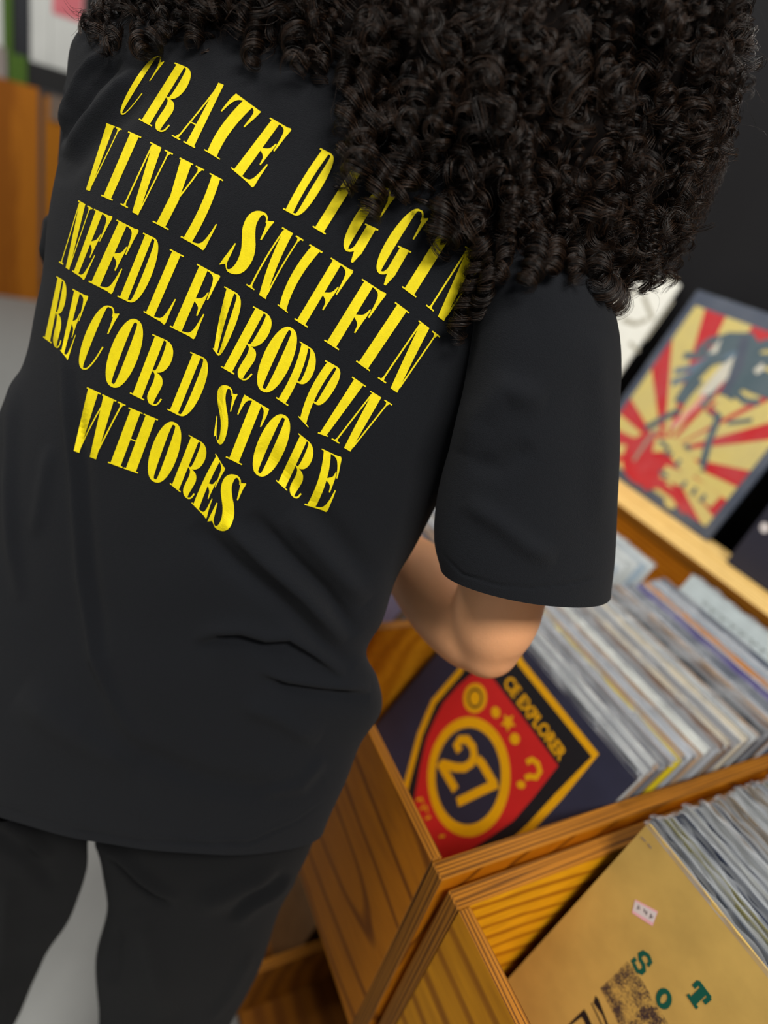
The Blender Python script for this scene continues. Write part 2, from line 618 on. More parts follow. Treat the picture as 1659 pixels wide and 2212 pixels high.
# black shield, then its yellow outline, red field, ring and figures
shield = c6((700, -150), (880, -40), (920, 80), (1355, 620), (1150, 850), (975, 1040), (800, 1200), (560, 1370), (380, 1400), (215, 1330), (200, 1150), (215, 1000), (265, 780), (340, 500), (420, 310), (575, 130))
pr.poly(shield, I_blk)
pr.stroke(shield, 13, I_yel, closed=True)
pr.poly(c6((640, 150), (755, 165), (950, 420), (1140, 680), (1000, 860), (880, 1000), (750, 1090), (600, 1190), (450, 1260), (330, 1200), (300, 1000), (312, 850), (340, 690), (380, 520), (430, 405), (480, 310), (560, 220)), I_red)
cc = c6((622, 742))[0]
ax = ((80, -8), (4, 117))
pr.disc(cc, ax, I_navy, 64)
pr.ring(cc, ax, 21, I_yel)
pr.stroke(c6((572, 596), (552, 560), (572, 530), (612, 528), (646, 570), (655, 620), (638, 665), (598, 692), (545, 690), (468, 668)), 16, I_yel)
pr.stroke(c6((455, 660), (480, 705), (548, 820)), 16, I_yel)
pr.stroke(c6((672, 640), (700, 668), (772, 790)), 17, I_yel)
pr.stroke(c6((790, 782), (700, 822), (558, 892)), 17, I_yel)
pr.stroke(c6((958, 662), (990, 644), (1022, 668), (1036, 712), (1014, 748), (976, 742), (950, 752)), 11, I_yel)
pr.disc(c6((926, 790))[0], ((8, -4), (5, 8)), I_yel, 16)
pr.disc(c6((660, 290))[0], ((25, -5), (3, 32)), I_yel)
pr.ring(c6((660, 290))[0], ((14, -3), (2, 19)), 5, I_blk)
pr.disc(c6((780, 372))[0], ((9, -4), (4, 12)), I_yel, 16)
st = []
for k in range(10):
    r_ = 19 if k % 2 == 0 else 9
    a = math.radians(36 * k - 50)
    st.append((c6((852, 430))[0][0] + r_ * 0.9 * math.cos(a), c6((852, 430))[0][1] + r_ * 1.1 * math.sin(a)))
pr.poly(st, I_yel)
pr.disc(c6((890, 525))[0], ((10, -4), (4, 12)), I_yel, 16)
a_, b_ = c6((822, 205), (1150, 655))
pr.text('CE EXPLORER', a_, b_, (17, -19), I_yel, 0.03)
for q in (((322, 880), (352, 870), (360, 900)), ((345, 930), (380, 915), (385, 950)), ((375, 985), (405, 975)), ((455, 1090), (485, 1085))):
    pr.stroke(c6(*q), 4, I_yel)
pr.done('cover_marking')
lipA = bpy.data.objects.new('plastic_sleeve', LM[0])
COL.objects.link(lipA)
lipA.parent = recA

TONES = [('grey', srgb(150, 152, 156)), ('cream', srgb(214, 204, 182)), ('slate', srgb(84, 92, 108)), ('tan', srgb(176, 146, 116)),
         ('pale', srgb(206, 210, 210)), ('dark', srgb(52, 54, 60)), ('grey', srgb(126, 128, 134)), ('brown', srgb(120, 92, 72)), ('pale', srgb(190, 196, 204))]
special = {0.652: ('yellow-edged', srgb(214, 192, 26), 0.007), 0.694: ('plain white', srgb(226, 232, 228), 0.017),
           0.905: ('purple-edged', srgb(84, 72, 140), 0.0065), 0.928: ('orange-edged', srgb(206, 130, 20), 0.008), 0.942: ('sky-blue', srgb(160, 190, 214), 0.006)}
yq, k = 0.583, 0
lastc = None
while yq < 0.985:
    sp = None
    for key in list(special):
        if yq >= key:
            sp = special.pop(key)
            break
    k += 1
    if sp:
        nm, colr, gap = sp
        dz = 0.003 if nm == 'plain white' else 0.0
        lab = '%s record sleeve standing in the bin behind the navy badge cover' % nm
    else:
        nm, colr = random.choice([t for t in TONES if t[0] != lastc])
        lastc = nm
        gap = random.choice((0.0052, 0.006, 0.0065, 0.007, 0.0085, 0.0115))
        if yq > 0.76: gap *= 1.35
        dz = random.uniform(-0.004, 0.004)
        lab = '%s record in clear sleeve, %s behind the navy badge cover' % (nm, ordinal(k))
    place_record(-0.405 + random.uniform(-0.004, 0.0015), yq, Z(-0.4945) + dz, LEAN_A - 0.0006 * k, colr, lab, 'records packed behind the badge cover', rz=random.uniform(-0.006, 0.006))
    yq += gap
recL = place_record(-0.409, 1.058, Z(-0.488), LEAN_A - 0.05, srgb(196, 208, 210),
                    'pale grey record cover with faint script, last in its bin under the ledge', 'records packed behind the badge cover', rz=0.0)
prl = Print(recL)
I_grey = ink('print_grey', (120, 126, 124))
for row in range(3):
    x0 = -0.11
    while x0 < 0.10:
        w = random.uniform(0.008, 0.02)
        pts = [(x0 + w * t_, 0.286 - row * 0.017 + 0.004 * math.sin(9 * t_ + row)) for t_ in (0, 0.25, 0.5, 0.75, 1)]
        prl.stroke(pts, 0.0028, I_grey, px=False)
        x0 += w + 0.006
prl.done('cover_marking')

yq, k = 0.50, 0
while yq < 1.0:
    k += 1
    nm, colr = random.choice(TONES) if k not in (1, 2, 3) else (('lavender', srgb(128, 122, 150)), ('tan', srgb(150, 126, 92)), ('grey', srgb(140, 140, 146)))[k - 1]
    if yq > 0.9: nm, colr = random.choice((('pale blue', srgb(172, 190, 204)), ('pale', srgb(206, 212, 212))))
    place_record(-0.764 + random.uniform(-0.004, 0.004), yq, Z(-0.492) + random.uniform(-0.004, 0.004), LEAN_A - 0.001 * k, colr,
                 '%s record sleeve, %s from the front of the bay behind the elbow' % (nm, ordinal(k)), 'records in the bay beyond the divider', rz=random.uniform(-0.008, 0.008))
    yq += random.choice((0.0075, 0.009, 0.011)) if yq < 0.9 else 0.019

# --- beige cover and the stack behind it in the near bin
LEAN_B = math.radians(13.5)
recB = place_record(-0.0305, 0.517, Z(-0.472), LEAN_B, srgb(196, 164, 88), 'beige record cover with green letters and small price sticker', None, lip=True)
I_grn, I_pnk, I_wht, I_gry2 = ink('print_green', (0, 84, 70)), ink('sticker_pink', (232, 176, 186)), ink('sticker_highlight_white', (214, 208, 208)), ink('sticker_grey', (126, 118, 120))
stip = bpy.data.materials.new('stipple_print')
stip.use_nodes = True
nt = stip.node_tree
tc = nt.nodes.new('ShaderNodeTexCoord')
nz = nt.nodes.new('ShaderNodeTexNoise')
nz.inputs['Scale'].default_value = 520
nz.inputs['Detail'].default_value = 3
nt.links.new(tc.outputs['Object'], nz.inputs['Vector'])
nb = nt.nodes.new('ShaderNodeTexNoise')
nb.inputs['Scale'].default_value = 60
nt.links.new(tc.outputs['Object'], nb.inputs['Vector'])
ad = nt.nodes.new('ShaderNodeMath')
ad.operation = 'ADD'
nt.links.new(nz.outputs['Fac'], ad.inputs[0])
nt.links.new(nb.outputs['Fac'], ad.inputs[1])
rp = nt.nodes.new('ShaderNodeValToRGB')
rp.color_ramp.elements[0].position = 0.44
rp.color_ramp.elements[0].color = srgb(60, 50, 50)
rp.color_ramp.elements[1].position = 0.56
rp.color_ramp.elements[1].color = srgb(190, 158, 82)
ml = nt.nodes.new('ShaderNodeMath')
ml.operation = 'MULTIPLY'
ml.inputs[1].default_value = 0.5
nt.links.new(ad.outputs[0], ml.inputs[0])
nt.links.new(ml.outputs[0], rp.inputs['Fac'])
nt.links.new(rp.outputs['Color'], nt.nodes['Principled BSDF'].inputs['Base Color'])

cs = lambda *pts: [(1200 + x / 4.1475, 2000 + y / 4.1475) for x, y in pts]
pb = Print(recB)
pb.poly(cs((640, 318), (725, 400), (830, 580), (1000, 860), (1130, 1080), (760, 1200), (620, 980), (400, 560), (520, 450)), stip)
pb.poly(cs((358, 622), (385, 655), (430, 770), (520, 1010), (495, 1010), (420, 800), (340, 690)), I_blk)
pb.stroke(cs((322, 690), (370, 790), (450, 960)), 2.6, I_blk)
pb.poly(cs((258, 745), (285, 790), (360, 960), (290, 960), (262, 860), (235, 815), (120, 905), (110, 890)), I_blk)
pb.done('cover_picture')
pb = Print(recB)
pb.lay = 4
pb.stroke(cs((850, 312), (832, 268), (792, 240), (756, 262), (762, 305), (788, 345), (794, 392), (768, 416), (732, 400), (704, 340)), 8.5, I_grn)
pb.stroke(cs((862, 310), (826, 358)), 6, I_grn)
pb.stroke(cs((684, 330), (722, 292)), 6, I_grn)
pb.ring(cs((972, 652))[0], ((12, 3), (-3, 16.5)), 8.5, I_grn)
for a_, w in ((((1278, 498), (1390, 648)), 8.5), (((1286, 500), (1238, 548)), 7), (((1390, 640), (1332, 688)), 7), (((1335, 572), (1232, 676)), 13), (((1188, 612), (1272, 738)), 7)):
    pb.stroke(cs(*a_), w, I_grn)
pb.stroke([(1386, 1808), (1396, 1818)], 2, I_gry2)
pb.stroke([(1400, 1822), (1408, 1833)], 2, I_gry2)
pb.done('cover_lettering')
ps = Print(recB)
ps.lay = 6
ps.poly([(1372.5, 1942.7), (1421.8, 1968.8), (1410, 2000.6), (1365.3, 1971.6)], I_pnk)
ps.poly([(1372.0, 1946.5), (1419.4, 1972.0), (1411.4, 1993.4), (1367.5, 1967.0)], I_wht)
for q in (((1381, 1956), (1377, 1964), (1383, 1962)), ((1392, 1963), (1393, 1971)), ((1398, 1968), (1396, 1976)), ((1408, 1974), (1404, 1983), (1411, 1980))):
    ps.stroke(list(q), 3.2, I_gry2)
ps.done('price_sticker')

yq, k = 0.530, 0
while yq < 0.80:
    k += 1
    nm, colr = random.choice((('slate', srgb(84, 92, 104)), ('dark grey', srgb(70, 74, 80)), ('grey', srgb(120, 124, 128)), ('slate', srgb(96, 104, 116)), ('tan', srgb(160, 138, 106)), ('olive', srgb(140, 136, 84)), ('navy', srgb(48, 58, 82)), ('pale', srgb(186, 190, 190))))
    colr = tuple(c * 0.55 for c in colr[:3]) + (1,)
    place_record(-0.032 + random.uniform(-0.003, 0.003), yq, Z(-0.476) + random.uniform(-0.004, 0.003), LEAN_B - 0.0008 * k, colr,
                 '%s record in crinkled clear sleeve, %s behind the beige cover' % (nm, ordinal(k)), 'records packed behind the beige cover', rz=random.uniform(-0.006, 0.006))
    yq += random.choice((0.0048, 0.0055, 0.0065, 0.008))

for k in range(7):
    nm, colr = (('grey-brown', srgb(126, 92, 58)), ('tan', srgb(150, 118, 76)), ('grey', srgb(120, 116, 112)), ('brown', srgb(110, 84, 56)), ('dark', srgb(60, 56, 52)), ('tan', srgb(160, 130, 90)), ('grey', srgb(130, 126, 120)))[k]
    place_record(-0.63, 0.44 + 0.03 * k, Z(-1.02), math.radians(14), colr,
                 '%s record sleeve in the lower bin, %s from its front, beside the leg' % (nm, ordinal(k + 1)), 'records in the lower bin')

# ------------------------------------------------------------------ covers on the ledge
def sheet(name, w, h, t, xc, y0, z0, lean, m, label, cat):
    pts = rounded_rect(w, h, 0.004)
    n = len(pts)
    v = [(x, -t / 2, z) for x, z in pts] + [(x, t / 2, z) for x, z in pts]
    f = [tuple(range(n)), tuple(range(2 * n - 1, n - 1, -1))] + [(i, i + n, (i + 1) % n + n, (i + 1) % n) for i in range(n)]
    o = mesh(name, v, f, mats=[m])
    o.location = (xc, y0, z0)
    o.rotation_euler = (-lean, 0, 0)
    return tag(o, label, cat)


LZ = Z(-0.4785)
LEAN_D = math.radians(16.5)
I_slate, I_cream, I_rd2, I_teal = ink('frame_slate', (70, 78, 94)), ink('print_cream', (208, 190, 112)), ink('print_scarlet', (190, 32, 38)), ink('print_teal', (74, 92, 100))
I_bone, I_brn, I_org = ink('print_bone', (206, 202, 186)), ink('print_brown', (150, 140, 120)), ink('print_orange', (224, 88, 34))
post = sheet('poster_frame', 0.392, 0.448, 0.006, -0.852, 1.2065, LZ, LEAN_D, I_slate, 'slate-edged display cover with red and cream sunburst on the ledge', 'record cover')
pp = Print(post, 0.006)
HW, HT, HB = 0.175, 0.415, 0.022


def clip(poly, xa, xb, za, zb):
    for ax_, val, sgn in ((0, xa, 1), (0, xb, -1), (1, za, 1), (1, zb, -1)):
        out = []
        for i in range(len(poly)):
            a, b = poly[i - 1], poly[i]
            ia, ib = (a[ax_] - val) * sgn >= 0, (b[ax_] - val) * sgn >= 0
            if ia != ib:
                t_ = (val - a[ax_]) / (b[ax_] - a[ax_])
                out.append((a[0] + (b[0] - a[0]) * t_, a[1] + (b[1] - a[1]) * t_))
            if ib: out.append(b)
        poly = out
    return poly


c4 = lambda *pts: [(1230 + x / 3.161, 550 + y / 3.161) for x, y in pts]
pp.poly([(-HW, HB), (HW, HB), (HW, HT), (-HW, HT)], I_cream, px=False)
ctr = pp.uv(*c4((640, 1350))[0])
for a_, b_, m_ in (((930, 360), (1065, 430), I_rd2), ((700, 620), (565, 810), I_rd2), ((430, 1000), (340, 1085), I_rd2), ((320, 1190), (320, 1290), I_rd2),
               ((318, 1370), (318, 1420), I_rd2), ((1240, 500), (1356, 590), I_rd2), ((1356, 950), (1356, 1000), I_rd2), ((1356, 1150), (1356, 1265), I_rd2), ((1250, 1480), (1160, 1595), I_rd2),
               ((1090, 1690), (990, 1800), I_rd2), ((930, 1890), (760, 1790), I_rd2), ((560, 1640), (380, 1500), I_rd2)):
    A, B = (np.array(pp.uv(*c4(q)[0])) for q in (a_, b_))
    far = [tuple(np.array(ctr) + (q - np.array(ctr)) * 3) for q in (A, B)]
    q = clip([tuple(ctr)] + far, -HW, HW, HB, HT)
    if len(q) > 2: pp.poly(q, m_, px=False)
pp.disc(c4((560, 1400))[0], ((62, -12), (10, 58)), I_rd2)
pp.hw, pp.hh = HW, HT
pp.poly(c4((960, 640), (1080, 530), (1250, 535), (1310, 620), (1290, 760), (1200, 900), (1110, 1000), (1060, 960), (1090, 820), (1040, 740), (980, 760), (930, 700)), I_teal)
for q, w in ((((1240, 560), (1100, 560), (960, 590), (880, 660)), 22), (((1200, 620), (1030, 620), (900, 690), (780, 690)), 20), (((1150, 680), (980, 700), (850, 770), (720, 800)), 18), (((960, 720), (840, 820), (700, 880)), 18),
             (((1260, 640), (1360, 610), (1480, 640)), 30), (((1260, 720), (1380, 720), (1480, 760)), 34), (((1230, 800), (1340, 850), (1460, 860)), 36), (((1200, 880), (1300, 920), (1420, 960)), 30), (((1130, 940), (1200, 1000), (1300, 1010)), 16),
             (((1010, 880), (960, 960), (900, 1040)), 20), (((900, 860), (820, 950), (770, 1020)), 16)):
    pp.stroke(c4(*q), w, I_teal if w != 18 else ink('print_steel', (88, 112, 130)))
pp.stroke(c4((740, 1010), (820, 880), (1000, 700), (1200, 560)), 22, I_teal)
pp.stroke(c4((1200, 560), (1160, 760), (1050, 960)), 24, I_slate)
pp.poly(c4((1130, 690), (1040, 760), (930, 890), (880, 960), (960, 955), (1080, 850)), I_bone)
pp.poly(c4((1320, 740), (1260, 790), (1280, 820), (1340, 780)), I_bone)
pp.poly(c4((1040, 570), (980, 640), (950, 680), (1010, 670)), I_bone)
pp.stroke(c4((930, 960), (860, 1040), (760, 1130), (700, 1180)), 14, ink('print_rose', (222, 150, 140)))
pp.stroke(c4((960, 1060), (1020, 1110), (960, 1260), (900, 1480)), 18, I_teal)
pp.stroke(c4((760, 1060), (620, 1130), (520, 1190)), 16, I_teal)
pp.stroke(c4((600, 1180), (520, 1290), (440, 1410)), 8, I_brn)
pp.stroke(c4((1080, 1150), (1180, 1140), (1250, 1130)), 10, I_teal)
pp.stroke(c4((1000, 1010), (940, 1060), (1000, 1080)), 10, I_rd2)
pp.stroke(c4((580, 1300), (700, 1300), (790, 1420), (870, 1500)), 34, I_cream)
pp.stroke(c4((640, 1480), (760, 1530), (900, 1610), (1000, 1690)), 30, I_cream)
for q in (((620, 1270), (680, 1330), (650, 1370)), ((700, 1350), (690, 1380)), ((760, 1400), (730, 1450)), ((830, 1330), (790, 1300)), ((620, 1480), (670, 1520)), ((800, 1550), (770, 1590)), ((870, 1590), (840, 1640)), ((930, 1640), (900, 1690))):
    pp.stroke(c4(*q), 9, I_teal)
pp.stroke(c4((510, 1590), (620, 1570), (720, 1640), (800, 1760)), 16, I_rd2)
pp.disc(c4((690, 1700))[0], ((12, 2), (2, 12)), I_cream)
pp.done('cover_marking')
fm = Print(post, 0.0145)
fm.poly([(-0.196, 0.0), (0.196, 0.0), (0.196, 0.448), (-0.196, 0.448)], M['film'], px=False)
fm.done('plastic_sleeve')

wh = sheet('white_cover', 0.392, 0.448, 0.006, -1.296, 1.2065, LZ, LEAN_D, ink('cover_white', (236, 236, 226)), 'white display cover with smudgy grey drawing, left of the sunburst cover', 'record cover')
pw = Print(wh, 0.006)
I_sm = ink('smudge', (168, 164, 146))
for q, w in ((((1400, 690), (1372, 700), (1345, 690)), 12), (((1390, 640), (1410, 690)), 10), (((1350, 640), (1390, 620), (1420, 600)), 8), (((1440, 600), (1462, 606)), 10), (((1360, 740), (1380, 760)), 8), (((1395, 735), (1420, 700), (1455, 650)), 5)):
    pw.stroke(list(q), w, I_sm)
pw.done('cover_marking')
nv = sheet('navy_cover', 0.40, 0.448, 0.012, -0.384, 1.178, LZ, LEAN_D * 0.7, ink('cover_navy', (38, 38, 52)), 'dark navy display cover standing right of the sunburst cover', 'record cover')
navy_highlight = Print(nv, 0.012)
navy_highlight.disc((1652, 1140), ((10, -3), (3, 11)), I_wht)  # white corner highlight painted on the navy cover as a flat disc
navy_highlight.done('cover_marking')

# ------------------------------------------------------------------ far shelving at the left
def far_box(name, x0, x1, y0, y1, z0, z1, m, parent=None):
    v, f = box(x0, x1, y0, y1, z0, z1)
    return mesh(name, v, f, parent, [m])


def ray_x(px, py, x):
    q = P(px, py, 1.0) - CAM
    return CAM + q * (x / q[0])


fx = -5.2
yy = lambda px, py, x=fx: ray_x(px, py, x)[1]
zz = lambda px, py, x=fx: ray_x(px, py, x)[2]
ztop = zz(50, 182)
cab = empty('wooden_cabinet', (fx - 0.3, -0.4, 0), 'orange-brown wooden record cabinet far behind the person, under the white covers', 'cabinet')
far_box('end_panel', fx - 0.02, fx, -1.1, yy(84, 420), 0.0, ztop, M['far_wood'], cab)
far_box('top_board', fx - 0.6, fx - 0.021, -1.1, yy(84, 420), ztop - 0.03, ztop, M['far_wood'], cab)
far_box('side_panel', fx - 0.6, fx - 0.022, yy(84, 420) - 0.03, yy(84, 420), 0.0, ztop - 0.031, M['far_wood2'], cab)
cab2 = empty('wooden_cabinet', (fx - 0.9, 0.2, 0), 'paler wooden cabinet next to the far cabinet, just beside the left sleeve', 'cabinet')
far_box('end_panel', fx - 0.045, fx - 0.025, yy(89, 420) + 0.015, 0.75, 0.0, zz(130, 215), M['far_wood2'], cab2)
far_box('label_plate', fx - 0.0245, fx - 0.012, yy(107, 220), yy(140, 220), zz(120, 262), zz(120, 188) - 0.05, M['greyblock'], cab2)
far_box('top_board', fx - 0.6, fx - 0.046, yy(90, 420) + 0.015, 0.75, zz(130, 215) - 0.03, zz(130, 215), M['far_wood2'], cab2)

rack = empty('black_rack', (fx - 0.15, -0.2, ztop), 'black rack with raised back on the far cabinet holding white covers', 'rack')
zs = zz(120, 148)
far_box('base', fx - 0.30, fx - 0.03, -1.05, yy(200, 420), ztop + 0.001, zs - 0.002, M['black'], rack)
far_box('back_panel', fx - 0.30, fx - 0.27, -1.05, yy(200, 420), zs - 0.001, zs + 0.75, M['black'], rack)


def far_cover(name, p0, p1, pt, x, m, label, strip=None):
    y0, y1 = yy(*p0, x=x), yy(*p1, x=x)
    z1 = zz(*pt, x=x)
    zb = zs + 0.001
    o = far_box(name, x - 0.012, x, y0, y1, zb, z1, m)
    tag(o, label, 'record cover')
    if strip:
        c = far_box('cover_marking', x + 0.0005, x + 0.002, y0 + 0.01, y1 - 0.005, zs + strip[0], zs + strip[1], strip[2], o)
    return o


far_cover('record_cover', (66, 100), (108, 110), (90, -60), fx - 0.06, M['white'], 'narrow pale grey cover on the far rack, beside the dark gap')
far_cover('record_cover', (109, 110), (178, 140), (150, -60), fx - 0.05, M['white'], 'white cover with pink print on the far rack, nearest the hair curl', (0.28, 0.5, M['pink']))
far_cover('record_cover', (-60, 60), (6, 100), (-20, -60), fx - 0.055, M['white'], 'white cover on the far rack at the very edge of the photo')
far_cover('record_cover', (7, 60), (27, 100), (15, -60), fx - 0.054, M['green'], 'green cover on the far rack between white cover and dark gap')
far_cover('record_cover', (28, 60), (64, 100), (45, -60), fx - 0.10, mat('cover_dark', srgb(24, 28, 38), 0.6), 'dark navy cover standing on the far rack')
g = far_box('record_card', fx - 0.028, fx - 0.010, yy(18, 140), yy(58, 150), ztop + 0.001, zz(40, 118), M['green'])
tag(g, 'small green card standing in front of the black rack', 'card')
g = far_box('record_card', fx - 0.028, fx - 0.012, yy(-40, 140), yy(14, 150), ztop + 0.001, zz(0, 100), mat('card_grey', srgb(150, 140, 134), 0.7, noise_col=0.3, nscale=20))
tag(g, 'mottled grey card standing in front of the black rack', 'card')

# ------------------------------------------------------------------ person
FOOT = P(300, 2212, 0.86)
person = empty('person', (FOOT[0], FOOT[1], 0.0), 'person in black lettered T-shirt with long dark curls, flipping through records', 'person')


def spline(keys, n):
    """Catmull-Rom through key rows (k, m) -> (n, m)"""
    K = np.asarray(keys, float)
    k = len(K)
    Kp = np.vstack([2 * K[0] - K[1], K, 2 * K[-1] - K[-2]])
    t = np.linspace(0, k - 1 - 1e-9, n)
    i = t.astype(int)
    u = (t - i)[:, None]
    p0, p1, p2, p3 = Kp[i], Kp[i + 1], Kp[i + 2], Kp[i + 3]
    return 0.5 * ((2 * p1) + (p2 - p0) * u + (2 * p0 - 5 * p1 + 4 * p2 - p3) * u ** 2 + (3 * p1 - p0 - 3 * p2 + p3) * u ** 3)


def loft(keys, nv, nu, power=0.85):
    """keys: rows of (Lx,Ly,Ld, Mx,My,Md, Rx,Ry,Rd, front) : left and right sides and middle of the near side
    of a closed cross-section, seen from the lens, and how far it reaches on the far side (metres)"""
    rows = []
    for q in keys:
        rows.append(np.concatenate([P(*q[0:3]), P(*q[3:6]), P(*q[6:9]), [q[9]]]))
    S = spline(rows, nv)
    V = np.zeros((nv, nu, 3))
    for i, s in enumerate(S):
        L, Mi, Rr, fr = s[0:3], s[3:6], s[6:9], s[9]
        c = (L + Rr) / 2
        w = (Rr - L) / 2
        m = Mi - c
        a = np.linspace(0, 2 * np.pi, nu, endpoint=False)
        ca, sa = np.cos(a), np.sin(a)
        sx = np.sign(sa) * np.abs(sa) ** power
        near = np.maximum(sx, 0)[:, None] * m
        fdir = -m / (np.linalg.norm(m) + 1e-9)
        far = np.maximum(-sx, 0)[:, None] * fdir * fr
        V[i] = c + ca[:, None] * w + near + far
    return V


def grid_faces(nv, nu, base=0, cap0=False, cap1=False):
    f = [(base + i * nu + j, base + i * nu + (j + 1) % nu, base + (i + 1) * nu + (j + 1) % nu, base + (i + 1) * nu + j)
         for i in range(nv - 1) for j in range(nu)]
    if cap0: f.append(tuple(base + j for j in range(nu)))
    if cap1: f.append(tuple(base + (nv - 1) * nu + j for j in reversed(range(nu))))
    return f


def normals(V):
    du = np.roll(V, -1, 1) - np.roll(V, 1, 1)
    dv = np.gradient(V, axis=0)
    n = np.cross(du, dv)
    n /= np.linalg.norm(n, axis=2, keepdims=True) + 1e-12
    c = V.mean(1, keepdims=True)
    s = np.sign(np.sum((V - c) * n, axis=2).mean())
    return n * (s if s else 1)


def seg_dist(Q, pl):
    """signed distance of points Q (n,2) to polyline pl, and the running parameter 0..1"""
    pl = np.asarray(pl, float)
    best = np.full(len(Q), 1e9)
    par = np.zeros(len(Q))
    sg = np.zeros(len(Q))
    L = np.r_[0, np.cumsum(np.linalg.norm(np.diff(pl, axis=0), axis=1))]
    for i in range(len(pl) - 1):
        a, b = pl[i], pl[i + 1]
        d = b - a
        l2 = d @ d
        t = np.clip(((Q - a) @ d) / l2, 0, 1)
        c = a + t[:, None] * d
        e = np.linalg.norm(Q - c, axis=1)
        s_ = np.sign(d[0] * (Q[:, 1] - a[1]) - d[1] * (Q[:, 0] - a[0]))
        k = e < best
        best[k] = e[k]
        sg[k] = s_[k]
        par[k] = (L[i] + t[k] * (L[i + 1] - L[i])) / L[-1]
    return best, sg, par


def fold(V, N, folds, nearonly=True):
    """creases of the cloth: (path, width, height, kind) kind 'r' ridge, 's' step (one side higher)"""
    sh = V.shape
    v = V.reshape(-1, 3)
    n = N.reshape(-1, 3)
    cs_ = (v - CAM) @ R_C2W
    Q = np.stack([cs_[:, 0] / cs_[:, 2] * F_ + W_ / 2, cs_[:, 1] / cs_[:, 2] * F_ + H_ / 2], 1)
    facing = np.sum(n * (CAM - v), axis=1) > 0
    D = np.zeros(len(v))
    for path, w, h, kind in folds:
        d, s_, t = seg_dist(Q, path)
        fade = np.clip(np.minimum(t, 1 - t) * 5, 0, 1) ** 0.7
        h = h * (1.5 if kind == 'r' else 1.0)
        if kind == 'r':
            D += h * np.exp(-(d / w) ** 2) * fade
        else:
            x = s_ * d / w
            D += h * np.tanh(x * 1.6) * np.exp(-(x / 2.6) ** 2) * fade
    if nearonly: D *= facing
    return (v + n * D[:, None]).reshape(sh)


def rough_cloth(V, N, amp, sc, seed):
    out = V.copy()
    for i in range(V.shape[0]):
        for j in range(V.shape[1]):
            p_ = Vector(V[i, j]) * sc + Vector((seed, 0, 0))
            out[i, j] += N[i, j] * amp * noise.noise(p_)
    return out


# torso of the T-shirt: rows from the neck to the hem
TORSO = [
    # Lx, Ly, Ld,   Mx, My, Md,   Rx, Ry, Rd, far
    (560, 30, .50, 800, 60, .445, 960, 215, .49, .05),
    (380, 10, .51, 790, 110, .432, 1060, 330, .485, .07),
    (222, 62, .525, 740, 190, .428, 1150, 480, .49, .085),
    (160, 112, .535, 700, 250, .43, 1165, 600, .505, .10),
    (150, 210, .545, 650, 340, .435, 1120, 720, .52, .11),
    (150, 320, .552, 600, 440, .44, 1065, 830, .535, .115),
    (138, 420, .558, 560, 540, .446, 1022, 920, .545, .12),
    (118, 540, .565, 525, 650, .455, 985, 1000, .552, .12),
    (100, 650, .572, 495, 770, .464, 940, 1090, .56, .12),
    (70, 790, .58, 465, 900, .474, 888, 1190, .568, .12),
    (8, 905, .587, 440, 1030, .484, 838, 1265, .575, .12),
    (-40, 1010, .594, 415, 1150, .494, 806, 1345, .582, .12),
    (-85, 1110, .60, 392, 1265, .503, 770, 1402, .588, .12),
    (-115, 1200, .607, 372, 1370, .512, 800, 1450, .592, .12),
    (-135, 1290, .614, 355, 1470, .52, 809, 1515, .598, .12),
    (-145, 1390, .621, 340, 1565, .53, 765, 1585, .606, .12),
    (-150, 1480, .628, 328, 1655, .54, 735, 1650, .614, .12),
    (-150, 1570, .636, 316, 1745, .551, 708, 1705, .622, .12),
    (-145, 1655, .644, 300, 1832, .562, 688, 1758, .63, .12),
]
NV, NU = 260, 420
VT = loft(TORSO, NV, NU)
NT = normals(VT)
